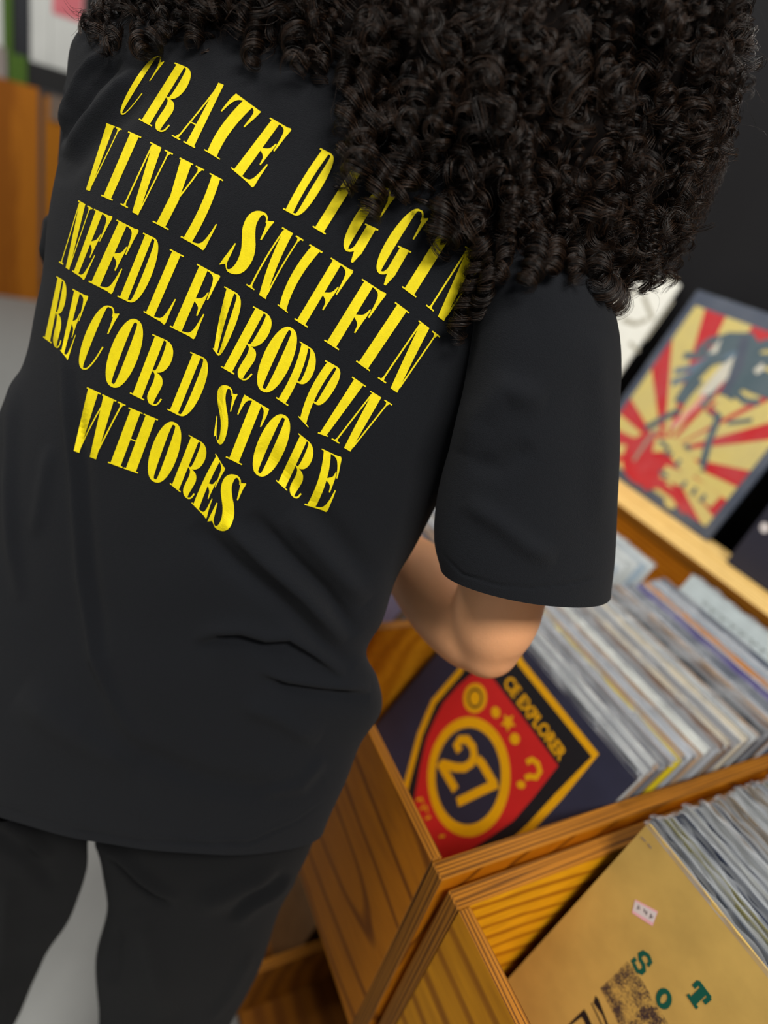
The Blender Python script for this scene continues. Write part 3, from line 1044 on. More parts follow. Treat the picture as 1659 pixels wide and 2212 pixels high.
FOLDS = [
    # long soft ridges down the left half of the back
    ([(128, 700), (142, 800), (156, 950), (165, 1100), (178, 1250), (205, 1420), (250, 1530), (300, 1600)], 12, .0042, 'r'),
    ([(156, 800), (172, 950), (182, 1100), (196, 1250), (226, 1420)], 16, -.0030, 'r'),
    ([(36, 800), (28, 930), (22, 1050), (24, 1180), (44, 1300)], 14, .0035, 'r'),
    ([(110, 960), (75, 1160)], 14, .002, 'r'),
    # crease through the print
    ([(478, 560), (470, 640), (468, 760), (466, 880), (470, 1010)], 9, -.0022, 'r'),
    ([(462, 560), (455, 700), (452, 860), (458, 1010)], 14, .0014, 'r'),
    # left shoulder drag lines
    ([(300, 150), (240, 215), (190, 270), (140, 340)], 14, .0045, 'r'),
    ([(265, 130), (205, 190), (165, 250), (136, 310)], 9, -.004, 'r'),
    ([(235, 105), (180, 170), (150, 230), (134, 290)], 9, .0045, 'r'),
    ([(330, 190), (260, 255), (200, 310), (130, 400)], 20, -.0022, 'r'),
    # folds fanning from the waist on the right
    ([(420, 1130), (500, 1215), (590, 1290), (690, 1390), (765, 1440)], 20, -.0055, 'r'),
    ([(480, 1120), (570, 1210), (660, 1290), (745, 1385)], 16, .005, 'r'),
    ([(540, 1110), (620, 1200), (700, 1280), (770, 1370)], 18, -.0055, 'r'),
    ([(620, 1110), (700, 1200), (790, 1300)], 22, .0045, 'r'),
    ([(560, 960), (640, 1060), (720, 1150), (800, 1250)], 26, -.003, 'r'),
    # sharp tucks at the waist
    ([(420, 1390), (470, 1374), (520, 1372), (575, 1388), (625, 1386), (680, 1420), (740, 1464)], 10, -.0065, 's'),
    ([(560, 1455), (620, 1475), (700, 1488), (800, 1496)], 9, -.0055, 's'),
    ([(520, 1520), (600, 1545), (690, 1600)], 22, .003, 'r'),
    ([(180, 1560), (300, 1630), (450, 1690), (600, 1710), (700, 1680)], 26, -.003, 'r'),
    ([(40, 1500), (160, 1580), (300, 1650)], 40, .004, 'r'),
    ([(700, 1640), (650, 1700), (560, 1720)], 14, .003, 'r'),
    # hem stitching
    ([(-60, 1722), (60, 1762), (180, 1792), (300, 1812), (430, 1822), (540, 1818), (640, 1776), (700, 1730)], 3.2, -.0011, 'r'),
    ([(-60, 1716), (60, 1756), (180, 1786), (300, 1806), (430, 1816), (540, 1812), (640, 1770), (700, 1724)], 3.0, .0006, 'r'),
]
VT = fold(VT, NT, FOLDS)
VT = rough_cloth(VT, NT, .0022, 16, 3)
# sleeves
SLR = [
    (1035, 520, .475, 1150, 500, .44, 1235, 560, .49, .03),
    (1020, 610, .478, 1190, 590, .425, 1300, 625, .50, .05),
    (1022, 700, .482, 1195, 700, .425, 1327, 695, .505, .06),
    (1010, 800, .488, 1185, 800, .43, 1337, 795, .51, .065),
    (990, 900, .495, 1170, 900, .437, 1336, 900, .515, .07),
    (962, 1000, .502, 1155, 1010, .445, 1333, 1000, .52, .07),
    (944, 1090, .508, 1145, 1110, .453, 1329, 1100, .525, .072),
    (940, 1165, .514, 1140, 1210, .461, 1324, 1190, .53, .074),
    (952, 1218, .519, 1142, 1303, .468, 1318, 1280, .535, .076),
]
VS = loft(SLR, 150, 200)
NS = normals(VS)
SF = [
    ([(1180, 870), (1090, 840), (1030, 900), (1000, 980)], 30, .003, 'r'),
    ([(1000, 1080), (1080, 1130), (1140, 1180), (1200, 1210)], 22, .003, 'r'),
    ([(1010, 1000), (1080, 1010), (1150, 960)], 24, -.002, 'r'),
    ([(1290, 720), (1300, 900), (1296, 1150)], 26, .002, 'r'),
    ([(950, 1190), (1000, 1240), (1070, 1262), (1140, 1270), (1230, 1262), (1322, 1240)], 2.6, -.0009, 'r'),
]
VS = fold(VS, NS, SF)
VS = rough_cloth(VS, NS, .0016, 18, 8)
SLL = [
    (190, 90, .56, 260, 130, .50, 330, 110, .56, .03),
    (158, 130, .57, 230, 230, .53, 320, 250, .58, .05),
    (146, 240, .58, 230, 330, .55, 320, 380, .60, .06),
    (134, 370, .595, 220, 430, .56, 310, 480, .61, .06),
    (108, 470, .61, 200, 520, .575, 300, 560, .625, .06),
    (90, 545, .62, 190, 590, .585, 290, 620, .635, .06),
    (100, 588, .628, 190, 640, .60, 280, 660, .64, .06),
]
VL = loft(SLL, 80, 100)
NL = normals(VL)
VL = fold(VL, NL, [([(150, 150), (140, 300), (130, 400)], 10, .003, 'r'), ([(110, 460), (92, 560)], 8, .003, 'r')])
allv, allf = [], []
for V_ in (VT, VS, VL):
    b = len(allv)
    allv += [tuple(q) for q in V_.reshape(-1, 3)]
    allf += grid_faces(V_.shape[0], V_.shape[1], b)
shirt = mesh('shirt', allv, allf, person, [M['shirt']], smooth=True)
tree = BVHTree.FromPolygons([Vector(v) for v in allv], allf)


def on_shirt(px, py, lift=0.0006):
    o = Vector(CAM)
    d = (Vector(P(px, py, 1.0)) - o).normalized()
    h = tree.ray_cast(o, d)
    if h[0] is None:
        return np.array(P(px, py, 0.5))
    return np.array(h[0] - d * lift)


# ------------------------------------------------------------------ lettering
def rect(x0, y0, x1, y1, n=12):
    ys = np.linspace(y0, y1, n)
    return [(x0, y) for y in ys], [(x1, y) for y in ys]


def hbar(x0, x1, y0, y1):
    xs = np.linspace(x0, x1, 8)
    return [(x, y0) for x in xs], [(x, y1) for x in xs]


def quadg(bl, br, tl, tr, n=14):
    t = np.linspace(0, 1, n)
    L = [(bl[0] + (tl[0] - bl[0]) * k, bl[1] + (tl[1] - bl[1]) * k) for k in t]
    Rr = [(br[0] + (tr[0] - br[0]) * k, br[1] + (tr[1] - br[1]) * k) for k in t]
    return L, Rr


def smooth_pair(L, R, n=26):
    return [tuple(q) for q in spline(L, n)], [tuple(q) for q in spline(R, n)]


def arc(cx, cy, ox, oy, ix, iy, a0, a1, eo=0.85, ei=0.5, icx=None, n=32):
    L, R = [], []
    pw = lambda v, e: math.copysign(abs(v) ** e, v)
    icx = cx if icx is None else icx
    for a in np.linspace(math.radians(a0), math.radians(a1), n):
        L.append((icx + ix * pw(math.cos(a), ei), cy + iy * math.sin(a)))
        R.append((cx + ox * pw(math.cos(a), eo), cy + oy * math.sin(a)))
    return L, R


def thin(pts, w=0.055, n=18):
    """hairline stroke, width across the letter"""
    q = spline(pts, n)
    L, R = [], []
    for i in range(n):
        d = q[min(i + 1, n - 1)] - q[max(i - 1, 0)]
        d = np.array([d[0] * 0.38, d[1]])
        d /= np.linalg.norm(d) + 1e-9
        nx = np.array([-d[1] / 0.38, d[0]]) * w * 0.38 / 2
        L.append(tuple(q[i] + nx))
        R.append(tuple(q[i] - nx))
    return L, R


SR = 0.020
topw = lambda: smooth_pair([(.50, .985), (.74, .945), (.83, .84), (.875, .60)], [(.80, 1), (1, 1), (.97, .85), (.925, .60)])
botw = lambda: smooth_pair([(.46, .018), (.74, .05), (.87, .16), (.955, .39)], [(.80, 0), (1, 0), (1.0, .16), (1.0, .39)])
midw = lambda: smooth_pair([(.80, .71), (.70, .60), (.45, .535), (.45, .505), (.68, .44), (.735, .32)], [(.84, .71), (.83, .6), (.815, .535), (.81, .505), (.80, .44), (.785, .32)])
cwedge = lambda: smooth_pair([(.74, .95), (.80, .87), (.83, .76), (.86, .60)], [(.80, .885), (.99, .93), (.95, .80), (.91, .60)])
GL = {
    'I': [rect(.17, 0, .83, 1), hbar(0, 1, 0, SR), hbar(0, 1, 1 - SR, 1)],
    'E': [rect(.11, 0, .47, 1), hbar(0, .9, 0, SR), hbar(0, 1, 1 - SR, 1), topw(), midw(), botw()],
    'F': [rect(.11, 0, .47, 1), hbar(0, .6, 0, SR), hbar(0, 1, 1 - SR, 1), topw(), midw()],
    'L': [rect(.11, 0, .47, 1), hbar(0, .9, 0, SR), hbar(0, .6, 1 - SR, 1), botw()],
    'T': [rect(.33, 0, .70, 1), hbar(.2, .84, 0, SR), hbar(0, 1, 1 - SR, 1),
          smooth_pair([(.0, .99), (-.01, .92), (.0, .82), (.02, .68)], [(.36, .985), (.2, .945), (.11, .86), (.06, .68)]),
          smooth_pair([(.66, .985), (.82, .945), (.89, .86), (.93, .68)], [(1, .99), (1.01, .92), (1.0, .82), (.97, .68)])],
    'D': [rect(.11, 0, .45, 1), hbar(0, .5, 0, SR), hbar(0, .5, 1 - SR, 1), arc(.44, .5, .56, .5, .20, .475, 90, -90, .7, .3)],
    'O': [arc(.5, .5, .5, .5, .095, .455, 0, 360, .85, .35, n=64)],
    'C': [arc(.52, .5, .52, .5, .14, .48, 90, 270, .8, .4), thin([(.50, .988), (.64, .98), (.75, .93), (.79, .86)], .06), cwedge(),
          thin([(.48, .012), (.62, .03), (.74, .11), (.83, .22), (.91, .40)], .065)],
    'G': [arc(.48, .5, .48, .5, .08, .47, 90, 270, .8, .4), thin([(.46, .985), (.62, .98), (.74, .93), (.79, .86)], .06), cwedge(),
          rect(.60, .05, .97, .44), hbar(.50, 1.07, .425, .445), smooth_pair([(.44, 0), (.56, .012), (.66, .04), (.8, .1)], [(.44, .04), (.52, .05), (.58, .09), (.62, .16)]),
          quadg((.78, -.10), (.86, -.10), (.66, .07), (.97, .07))],
    'R': [rect(.11, 0, .47, 1), hbar(0, .58, 0, SR), hbar(0, .5, 1 - SR, 1), arc(.46, .735, .54, .265, .16, .245, 90, -90, .75, .3),
          smooth_pair([(.46, .475), (.60, .44), (.65, .34), (.63, .20), (.64, .08), (.76, .005), (.88, -.01)], [(.50, .49), (.86, .45), (1.0, .35), (.985, .22), (.95, .11), (.94, .05), (.95, .03)]),
          thin([(.86, .0), (1.0, .01), (1.1, .05), (1.16, .14)], .06)],
    'P': [rect(.11, 0, .47, 1), hbar(0, .62, 0, SR), hbar(0, .5, 1 - SR, 1), arc(.46, .69, .54, .31, .17, .285, 90, -90, .7, .3)],
    'N': [thin([(.165, .0), (.15, .35), (.135, .7), (.125, .97)], .06), hbar(0, .33, 0, SR), quadg((.10, .015), (.23, .015), (.15, .07), (.18, .07)),
          quadg((.56, -.015), (.83, -.015), (.11, 1), (.50, 1)), hbar(0, .3, 1 - SR, 1), thin([(.80, .06), (.815, .4), (.83, .7), (.84, .98)], .055),
          hbar(.66, 1.02, 1 - SR, 1), quadg((.82, .93), (.86, .93), (.76, .985), (.93, .985))],
    'V': [quadg((.38, -.01), (.62, -.01), (.03, 1), (.50, 1)), thin([(.58, .06), (.68, .4), (.77, .72), (.83, .98)], .06), hbar(0, .57, 1 - SR, 1), hbar(.64, 1.0, 1 - SR, 1),
          quadg((.80, .93), (.85, .93), (.74, .985), (.92, .985))],
    'Y': [quadg((.32, .45), (.68, .41), (.05, 1), (.48, 1)), rect(.32, 0, .68, .46), thin([(.60, .43), (.70, .62), (.79, .82), (.85, .98)], .06), hbar(0, .55, 1 - SR, 1), hbar(.66, 1.0, 1 - SR, 1),
          hbar(.16, .84, 0, SR), quadg((.81, .93), (.87, .93), (.75, .985), (.94, .985))],
    'S': [smooth_pair([(.79, .86), (.74, .945), (.56, 1.0), (.28, .985), (.10, .90), (.06, .77), (.12, .64), (.26, .51), (.40, .38), (.48, .25), (.49, .13), (.43, .05), (.32, .035), (.20, .12)],
                      [(.745, .86), (.69, .925), (.58, .962), (.50, .935), (.47, .84), (.50, .75), (.62, .63), (.80, .49), (.92, .35), (.95, .21), (.88, .08), (.68, .005), (.38, 0), (.15, .10)], 50),
          smooth_pair([(.72, .94), (.78, .86), (.81, .76), (.84, .60)], [(.77, .87), (.99, .92), (.94, .80), (.89, .60)]),
          smooth_pair([(.01, .04), (.03, .15), (.07, .28), (.11, .42)], [(.22, .10), (.20, .16), (.18, .28), (.15, .42)])],
    'A': [quadg((.62, 0), (.95, 0), (.58, 1), (.81, 1)), thin([(.22, .0), (.36, .3), (.50, .6), (.62, .88)], .06), hbar(0, .36, 0, SR), hbar(.50, 1.0, 0, SR), hbar(.40, .70, .30, .318),
          quadg((.12, .015), (.27, .015), (.22, .08), (.255, .08))],
    'H': [rect(.08, 0, .41, 1), rect(.59, 0, .92, 1), hbar(0, .48, 0, SR), hbar(.52, 1, 0, SR), hbar(0, .48, 1 - SR, 1), hbar(.52, 1, 1 - SR, 1), hbar(.38, .62, .50, .52)],
    'W': [quadg((.19, -.01), (.33, -.01), (.03, 1), (.29, 1)), thin([(.31, .06), (.36, .35), (.42, .62), (.49, .88)], .03), quadg((.60, -.01), (.76, -.01), (.43, 1), (.70, 1)),
          thin([(.72, .06), (.79, .4), (.85, .7), (.91, .98)], .035), hbar(0, .36, 1 - SR, 1), hbar(.40, .76, 1 - SR, 1), hbar(.80, 1.0, 1 - SR, 1), quadg((.89, .93), (.92, .93), (.85, .985), (.96, .985))],
}
OFF = {1: (80, 100), 2: (400, 150), 3: (680, 350), 4: (80, 420), 5: (420, 420), 6: (580, 620), 7: (140, 800), 8: (420, 750)}
# letter, close-up window, baseline left, baseline right, cap left, cap right, sideways bow of the cloth
LINES = [
    [('C', 1, (705, 585), (812, 640), (1016, 70), (1165, 100), 0), ('R', 1, (910, 655), (1110, 765), (1235, 145), (1425, 220), 0), ('A', 1, (1205, 803), (1412, 912), (1505, 275), (1712, 362), 0),
     ('T', 2, (125, 695), (345, 830), (455, 215), (680, 380), -40), ('E', 2, (410, 885), (608, 1055), (762, 430), (950, 540), 0), ('D', 2, (876, 1252), (1062, 1352), (1212, 703), (1395, 800), -18),
     ('I', 2, (1140, 1410), (1255, 1480), (1480, 865), (1595, 935), 0), ('G', 3, (190, 750), (405, 860), (552, 190), (745, 270), 0), ('G', 3, (485, 952), (700, 1062), (847, 385), (1042, 465), 0),
     ('I', 3, (780, 1122), (905, 1215), (1120, 582), (1245, 672), 0), ('N', 3, (995, 1287), (1197, 1445), (1350, 752), (1560, 895), 0)],
    [('V', 1, (385, 1255), (530, 1315), (622, 688), (760, 740), 0), ('I', 1, (573, 1340), (675, 1385), (818, 760), (935, 812), 0), ('N', 1, (745, 1415), (945, 1525), (1015, 855), (1215, 960), 0),
     ('Y', 1, (1000, 1555), (1210, 1665), (1280, 995), (1500, 1105), 0), ('L', 1, (1285, 1710), (1492, 1824), (1548, 1133), (1748, 1240), 22), ('S', 5, (205, 650), (440, 750), (495, 115), (735, 200), 10),
     ('N', 5, (463, 812), (680, 955), (790, 292), (975, 405), -15), ('I', 5, (745, 992), (835, 1062), (1035, 445), (1150, 515), -45), ('F', 5, (893, 1118), (1090, 1245), (1225, 565), (1422, 690), 0),
     ('F', 6, (497, 480), (715, 625), (840, -75), (1053, 65), 0), ('I', 6, (783, 667), (905, 755), (1137, 133), (1263, 228), 0), ('N', 6, (978, 815), (1195, 965), (1348, 297), (1535, 440), 0)],
    [('N', 4, (195, 608), (310, 680), (370, 52), (495, 122), 0), ('E', 4, (315, 690), (422, 762), (512, 128), (675, 205), 0), ('E', 4, (460, 782), (670, 888), (715, 225), (910, 325), 0),
     ('D', 4, (718, 915), (915, 1010), (952, 342), (1140, 430), 0), ('L', 4, (952, 1053), (1145, 1162), (1192, 487), (1400, 595), 0), ('E', 4, (1188, 1185), (1408, 1293), (1435, 620), (1640, 735), 0),
     ('D', 5, (165, 1385), (245, 1490), (268, 822), (475, 935), -10), ('R', 5, (235, 1545), (440, 1665), (527, 1000), (740, 1115), 0), ('O', 5, (495, 1705), (725, 1825), (755, 1135), (985, 1255), 0),
     ('P', 6, (65, 995), (240, 1110), (280, 485), (450, 590), 28), ('P', 6, (268, 1165), (410, 1320), (510, 655), (700, 760), -36), ('I', 6, (440, 1310), (530, 1342), (752, 802), (875, 888), 0),
     ('N', 6, (563, 1362), (775, 1490), (915, 930), (1107, 1050), 0)],
    [('R', 4, (55, 1280), (180, 1375), (175, 732), (282, 795), 0), ('E', 4, (208, 1400), (275, 1480), (320, 845), (458, 918), 0), ('C', 4, (320, 1540), (510, 1600), (545, 965), (755, 1030), 0),
     ('O', 4, (552, 1663), (782, 1783), (782, 1063), (1012, 1183), 0), ('R', 7, (582, 207), (800, 315), (786, -326), (1011, -226), 0), ('D', 7, (917, 352), (1120, 455), (1126, -166), (1340, -75), 0),
     ('S', 8, (172, 820), (262, 900), (200, 315), (398, 380), 0), ('T', 8, (235, 965), (460, 1075), (448, 425), (670, 555), 0), ('O', 8, (460, 1090), (680, 1210), (700, 550), (920, 670), 0),
     ('R', 8, (730, 1197), (900, 1350), (932, 770), (1100, 905), 0), ('E', 8, (985, 1412), (1185, 1472), (1140, 908), (1315, 990), 32)],
    [('W', 7, (15, 690), (365, 825), (200, 150), (545, 310), 0), ('H', 7, (385, 828), (655, 925), (572, 330), (835, 440), 0), ('O', 7, (688, 943), (908, 1053), (878, 413), (1098, 523), 0),
     ('R', 7, (940, 1017), (1105, 1150), (1112, 578), (1305, 685), 0), ('E', 7, (1135, 1190), (1268, 1325), (1352, 745), (1435, 885), -12), ('S', 7, (1270, 1372), (1475, 1475), (1430, 905), (1640, 975), 0)],
]
for line in LINES:
    lv, lf = [], []
    for ch, wdw, bl, br, tl, tr, bow in line:
        o_ = OFF[wdw]
        cv = lambda q: np.array([o_[0] + q[0] / 4.1475, o_[1] + q[1] / 4.1475])
        bl, br, tl, tr = cv(bl), cv(br), cv(tl), cv(tr)
        for L, R in GL[ch]:
            b = len(lv)
            for l_, r_ in zip(L, R):
                for k in range(4):
                    u = l_[0] + (r_[0] - l_[0]) * k / 3
                    v = l_[1] + (r_[1] - l_[1]) * k / 3
                    p_ = (bl * (1 - u) + br * u) * (1 - v) + (tl * (1 - u) + tr * u) * v
                    vb = min(max(v, 0), 1)
                    p_ = p_ + np.array([bow / 4.1475 * 4 * vb * (1 - vb), 0])
                    lv.append(on_shirt(*p_))
            for i in range(len(L) - 1):
                for k in range(3):
                    a = b + i * 4 + k
                    lf.append((a, a + 1, a + 5, a + 4))
    mesh('printed_lettering', lv, lf, shirt, [M['ink']], smooth=False)['label'] = 'yellow condensed lettering'

# ------------------------------------------------------------------ trousers
HIPS = [
    (-90, 1470, .635, 320, 1590, .57, 690, 1600, .625, .09),
    (-100, 1580, .645, 310, 1690, .572, 688, 1700, .632, .09),
    (-105, 1660, .655, 300, 1770, .58, 680, 1760, .645, .09),
    (-100, 1715, .665, 290, 1795, .59, 672, 1795, .655, .09),
]
RLEG = [
    (205, 1700, .675, 440, 1790, .60, 690, 1745, .65, .10),
    (208, 1800, .685, 430, 1870, .605, 672, 1795, .66, .10),
    (226, 1862, .70, 425, 1930, .615, 650, 1852, .675, .10),
    (231, 1950, .72, 410, 2000, .635, 604, 1962, .70, .10),
    (213, 2080, .755, 380, 2110, .67, 552, 2100, .745, .095),
    (214, 2212, .80, 355, 2230, .72, 500, 2212, .79, .09),
]
LLEG = [
    (-140, 1690, .68, 50, 1770, .62, 215, 1720, .675, .10),
    (-170, 1760, .69, 20, 1820, .63, 190, 1800, .685, .10),
    (-210, 1860, .71, -10, 1890, .65, 184, 1880, .705, .10),
    (-250, 1960, .74, -60, 1980, .68, 150, 1975, .735, .10),
    (-300, 2080, .78, -120, 2090, .72, 88, 2085, .775, .095),
    (-340, 2212, .83, -160, 2220, .77, 33, 2212, .825, .09),
]


def leg_to_floor(V, nu):
    """carry the last ring of a leg down to the ankle"""
    last = V[-1]
    c = last.mean(0)
    rows = []
    foot = np.array([c[0] - 0.01, c[1] - 0.02, 0.05])
    for t in np.linspace(0, 1, 16)[1:]:
        cc_ = c * (1 - t) + foot * t
        sc = 1 - 0.38 * t
        ring = (last - c) * (1 - 0.25 * t)
        cuff = (last - c) * np.array([1, 1, 0])
        cuff = cuff / (np.linalg.norm(cuff, axis=1, keepdims=True) + 1e-9) * 0.072
        k = min(1.0, t * 1.3)
        rows.append(cc_ + ring * (1 - k) + cuff * k)
    return np.concatenate([V, np.array(rows)], 0), foot


tv, tf = [], []
feet, leg_rings = [], []
for keys, seed, fl in ((HIPS, 1, []),
                       (RLEG, 2, [([(205, 1815), (260, 1850), (300, 1890), (380, 1950)], 12, .005, 'r'), ([(240, 1850), (300, 1910), (370, 1960)], 9, -.004, 'r'),
                                  ([(625, 1885), (585, 1925), (535, 1955), (500, 1990)], 8, -.008, 's'), ([(420, 1960), (500, 1930), (600, 1880)], 22, .005, 'r'),
                                  ([(300, 1960), (330, 2080), (360, 2200)], 26, .004, 'r'), ([(450, 2212), (500, 2140), (545, 2050)], 12, .003, 'r'), ([(250, 2000), (245, 2120)], 16, -.003, 'r')]),
                       (LLEG, 3, [([(-30, 1740), (60, 1800), (110, 1860)], 10, .006, 'r'), ([(-40, 1790), (60, 1850), (120, 1920)], 16, -.004, 'r'), ([(20, 1900), (10, 2050), (-20, 2200)], 20, .004, 'r')])):
    V_ = loft(keys, 70, 120)
    N_ = normals(V_)
    V_ = fold(V_, N_, fl)
    V_ = rough_cloth(V_, N_, .004, 11, seed)
    if keys is not HIPS:
        V_, ft = leg_to_floor(V_, 120)
        feet.append(ft)
        leg_rings.append(V_)
    b = len(tv)
    tv += [tuple(q) for q in V_.reshape(-1, 3)]
    tf += grid_faces(V_.shape[0], V_.shape[1], b, True, True)
mesh('trousers', tv, tf, person, [M['trouser']], smooth=True)
for ft in feet:
    bm = bmesh.new()
    rows = []
    hd = nrm((-0.6, 0.8, 0)) if ft is feet[0] else nrm((-0.98, -0.1, 0))
    sd = np.array([-hd[1], hd[0], 0])
    for t, w, h in ((-.07, .02, .03), (-.06, .032, .075), (0, .036, .085), (.06, .04, .07), (.12, .046, .05), (.17, .042, .038), (.2, .022, .025)):
        rows.append([bm.verts.new(tuple(np.array([ft[0], ft[1], 0]) + hd * t + sd * w * math.cos(a) + np.array([0, 0, 1]) * (h * max(0, math.sin(a)) + 0.001))) for a in np.linspace(0, 2 * math.pi, 16, endpoint=False)])
    for a, b in zip(rows, rows[1:]):
        for i in range(16):
            bm.faces.new((a[i], a[(i + 1) % 16], b[(i + 1) % 16], b[i]))
    bm.faces.new(rows[0])
    bm.faces.new(list(reversed(rows[-1])))
    bm_to('shoe', bm, person, [M['shoe']], True)

# ------------------------------------------------------------------ body: one continuous skin
bv_, bf_ = [], []


def blob(c, r, sx=1, sy=1, sz=1, k=14):
    b = len(bv_)
    c = np.asarray(c, float)
    for i in range(k + 1):
        th = math.pi * i / k
        for j in range(2 * k):
            ph = math.pi * j / k
            bv_.append(tuple(c + r * np.array([sx * math.sin(th) * math.cos(ph), sy * math.sin(th) * math.sin(ph), sz * math.cos(th)])))
    for i in range(k):
        for j in range(2 * k):
            bf_.append((b + i * 2 * k + j, b + i * 2 * k + (j + 1) % (2 * k), b + (i + 1) * 2 * k + (j + 1) % (2 * k), b + (i + 1) * 2 * k + j))


def limb(pts, n=14, k=20):
    """tapering tube through (point, radius) keys with round ends"""
    rows = spline([np.r_[np.asarray(p_, float), r] for p_, r in pts], n * (len(pts) - 1) + 1)
    C, Rd = rows[:, :3], rows[:, 3]
    b = len(bv_)
    m = len(C)
    T = np.gradient(C, axis=0)
    u = np.array([0.31, 0.52, 0.8])
    for i in range(m):
        t = nrm(T[i])
        a = nrm(u - t * (u @ t))
        u = a
        c2 = np.cross(t, a)
        for j in range(k):
            an = 2 * math.pi * j / k
            bv_.append(tuple(C[i] + Rd[i] * (a * math.cos(an) + c2 * math.sin(an))))
    bf_.extend(grid_faces(m, k, b, True, True))
    blob(C[0], Rd[0], k=8)
    blob(C[-1], Rd[-1], k=8)


# arm that shows below the sleeve
sh_r, el_r = P(1160, 690, .495), P(1062, 1378, .585)
limb([(sh_r, .046), (P(1140, 1000, .515), .044), (P(1092, 1240, .555), .0405), (P(1068, 1340, .575), .0395), (P(1054, 1398, .588), .030)])
wr = el_r + (P(880, 1215, .685) - el_r) * 1.62
limb([(P(1058, 1395, .59), .030), (P(1026, 1368, .603), .0385), (P(965, 1308, .632), .041), (P(905, 1240, .67), .037), (el_r * .25 + wr * .75, .029), (wr, .0245)])
# hand hanging over the records of the far bay, fingers bent over their edges
fw = nrm(np.array([-0.45, 0.80, -0.28]))
up_ = nrm(np.array([0.05, 0.35, 0.93]))
sd_ = nrm(np.cross(fw, up_))


def hand(wrist, fw, up_, sd_, thumb):
    pc = wrist + fw * .05
    for s_ in (-1.5, -.5, .5, 1.5):
        limb([(wrist + sd_ * s_ * .010, .017), (wrist + fw * .05 + sd_ * s_ * .017, .0145), (wrist + fw * .088 + sd_ * s_ * .0195, .0115)], 8, 14)
    for s_, ln in ((-1.5, .80), (-.5, .95), (.5, 1.0), (1.5, .88)):
        k0 = wrist + fw * .090 + sd_ * s_ * .0205
        k1 = k0 + (fw * .86 - up_ * .3) * .043 * ln
        k2 = k1 + (fw * .55 - up_ * .75) * .028 * ln
        k3 = k2 + (fw * .25 - up_ * .95) * .022 * ln
        limb([(k0, .0098), (k1, .009), (k2, .0082), (k3, .0068)], 6, 12)
    t0 = wrist + fw * .022 + sd_ * thumb * .028
    t1 = t0 + (fw * .7 + sd_ * thumb * .6 - up_ * .25) * .042
    t2 = t1 + (fw * .95 + sd_ * thumb * .1 - up_ * .3) * .03
    limb([(t0, .0145), (t1, .0105), (t2, .008)], 6, 12)


hand(wr, fw, up_, sd_, -1)
# far arm, hidden by the torso
sh_l = P(262, 262, .575)
el_l = sh_l + np.array([-0.02, 0.10, -0.27])
wr_l = el_l + np.array([0.05, 0.19, 0.02])
limb([(sh_l, .043), (sh_l * .5 + el_l * .5, .041), (el_l, .034)])
limb([(el_l, .034), (el_l * .7 + wr_l * .3, .037), (wr_l, .024)])
hand(wr_l, nrm(np.array([0.1, 0.95, -0.25])), nrm(np.array([0, .25, .97])), nrm(np.cross(np.array([0.1, 0.95, -0.25]), np.array([0, .25, .97]))), 1)
# trunk, neck, head, legs inside the clothes
neck = P(830, 40, .52)
pel = P(290, 1560, .665)
for t in np.linspace(0, 1, 9):
    c = neck * (1 - t) + pel * t
    wv_ = 0.075 + 0.03 * math.sin(math.pi * min(1, t * 1.1 + .1))
    for s_ in (-1, 0, 1):
        blob(c + nrm(c - CAM) * 0.01 + (sh_r - sh_l) * 0.13 * s_ * min(1, .3 + 2 * t) + nrm(c - CAM) * 0.02, wv_ * .76, k=10)
limb([(sh_l, .036), (P(700, 330, .54), .055), (sh_r, .036)])
hd_up = nrm(np.array([-0.10, 0.06, 0.99]))
face = nrm(np.array([-0.55, 0.80, -0.25]))
hc = neck + hd_up * 0.155 + face * 0.045
limb([(neck - hd_up * .04, .056), (neck + hd_up * .07 + face * .02, .052)])
blob(hc + hd_up * .02 - face * .01, .093, 1.0, 1.0, 1.08, 18)
blob(hc - hd_up * .055 + face * .035, .058, 1, 1, 1.05)
blob(hc - hd_up * .02 + face * .098, .012, 1, 1, 1.4)
hs = nrm(np.cross(face, hd_up))
for s_ in (-1, 1):
    blob(hc + hs * s_ * .088 - hd_up * .015, .02, 1, 1, 1.5)
    blob(hc + hs * s_ * .032 + face * .082 + hd_up * .004, .013)
limb([(hc - hd_up * .058 + face * .088 - hs * .02, .008), (hc - hd_up * .058 + face * .092, .009), (hc - hd_up * .058 + face * .088 + hs * .02, .008)], 5, 10)
for V_, ft in zip(leg_rings, feet):
    ks = []
    for i in range(6, 66, 9):
        c = V_[i].mean(0)
        ks.append((c, 0.5 * np.linalg.norm(V_[i] - c, axis=1).min()))
    limb(ks + [(ft, .03)])
tmp = bpy.data.meshes.new('tmp')
tmp.from_pydata(bv_, [], bf_)
to = bpy.data.objects.new('tmp', tmp)
COL.objects.link(to)
rm = to.modifiers.new('r', 'REMESH')
rm.mode = 'VOXEL'
rm.voxel_size = 0.0048
sm = to.modifiers.new('s', 'SMOOTH')
sm.iterations = 8
sm.factor = 0.5
dg = bpy.context.evaluated_depsgraph_get()
bme = bpy.data.meshes.new_from_object(to.evaluated_get(dg))
bpy.data.objects.remove(to)
bpy.data.meshes.remove(tmp)
bme.name = 'body'
for p_ in bme.polygons: p_.use_smooth = True
bme.materials.clear()
link('body', bme, person, [M['skin']])

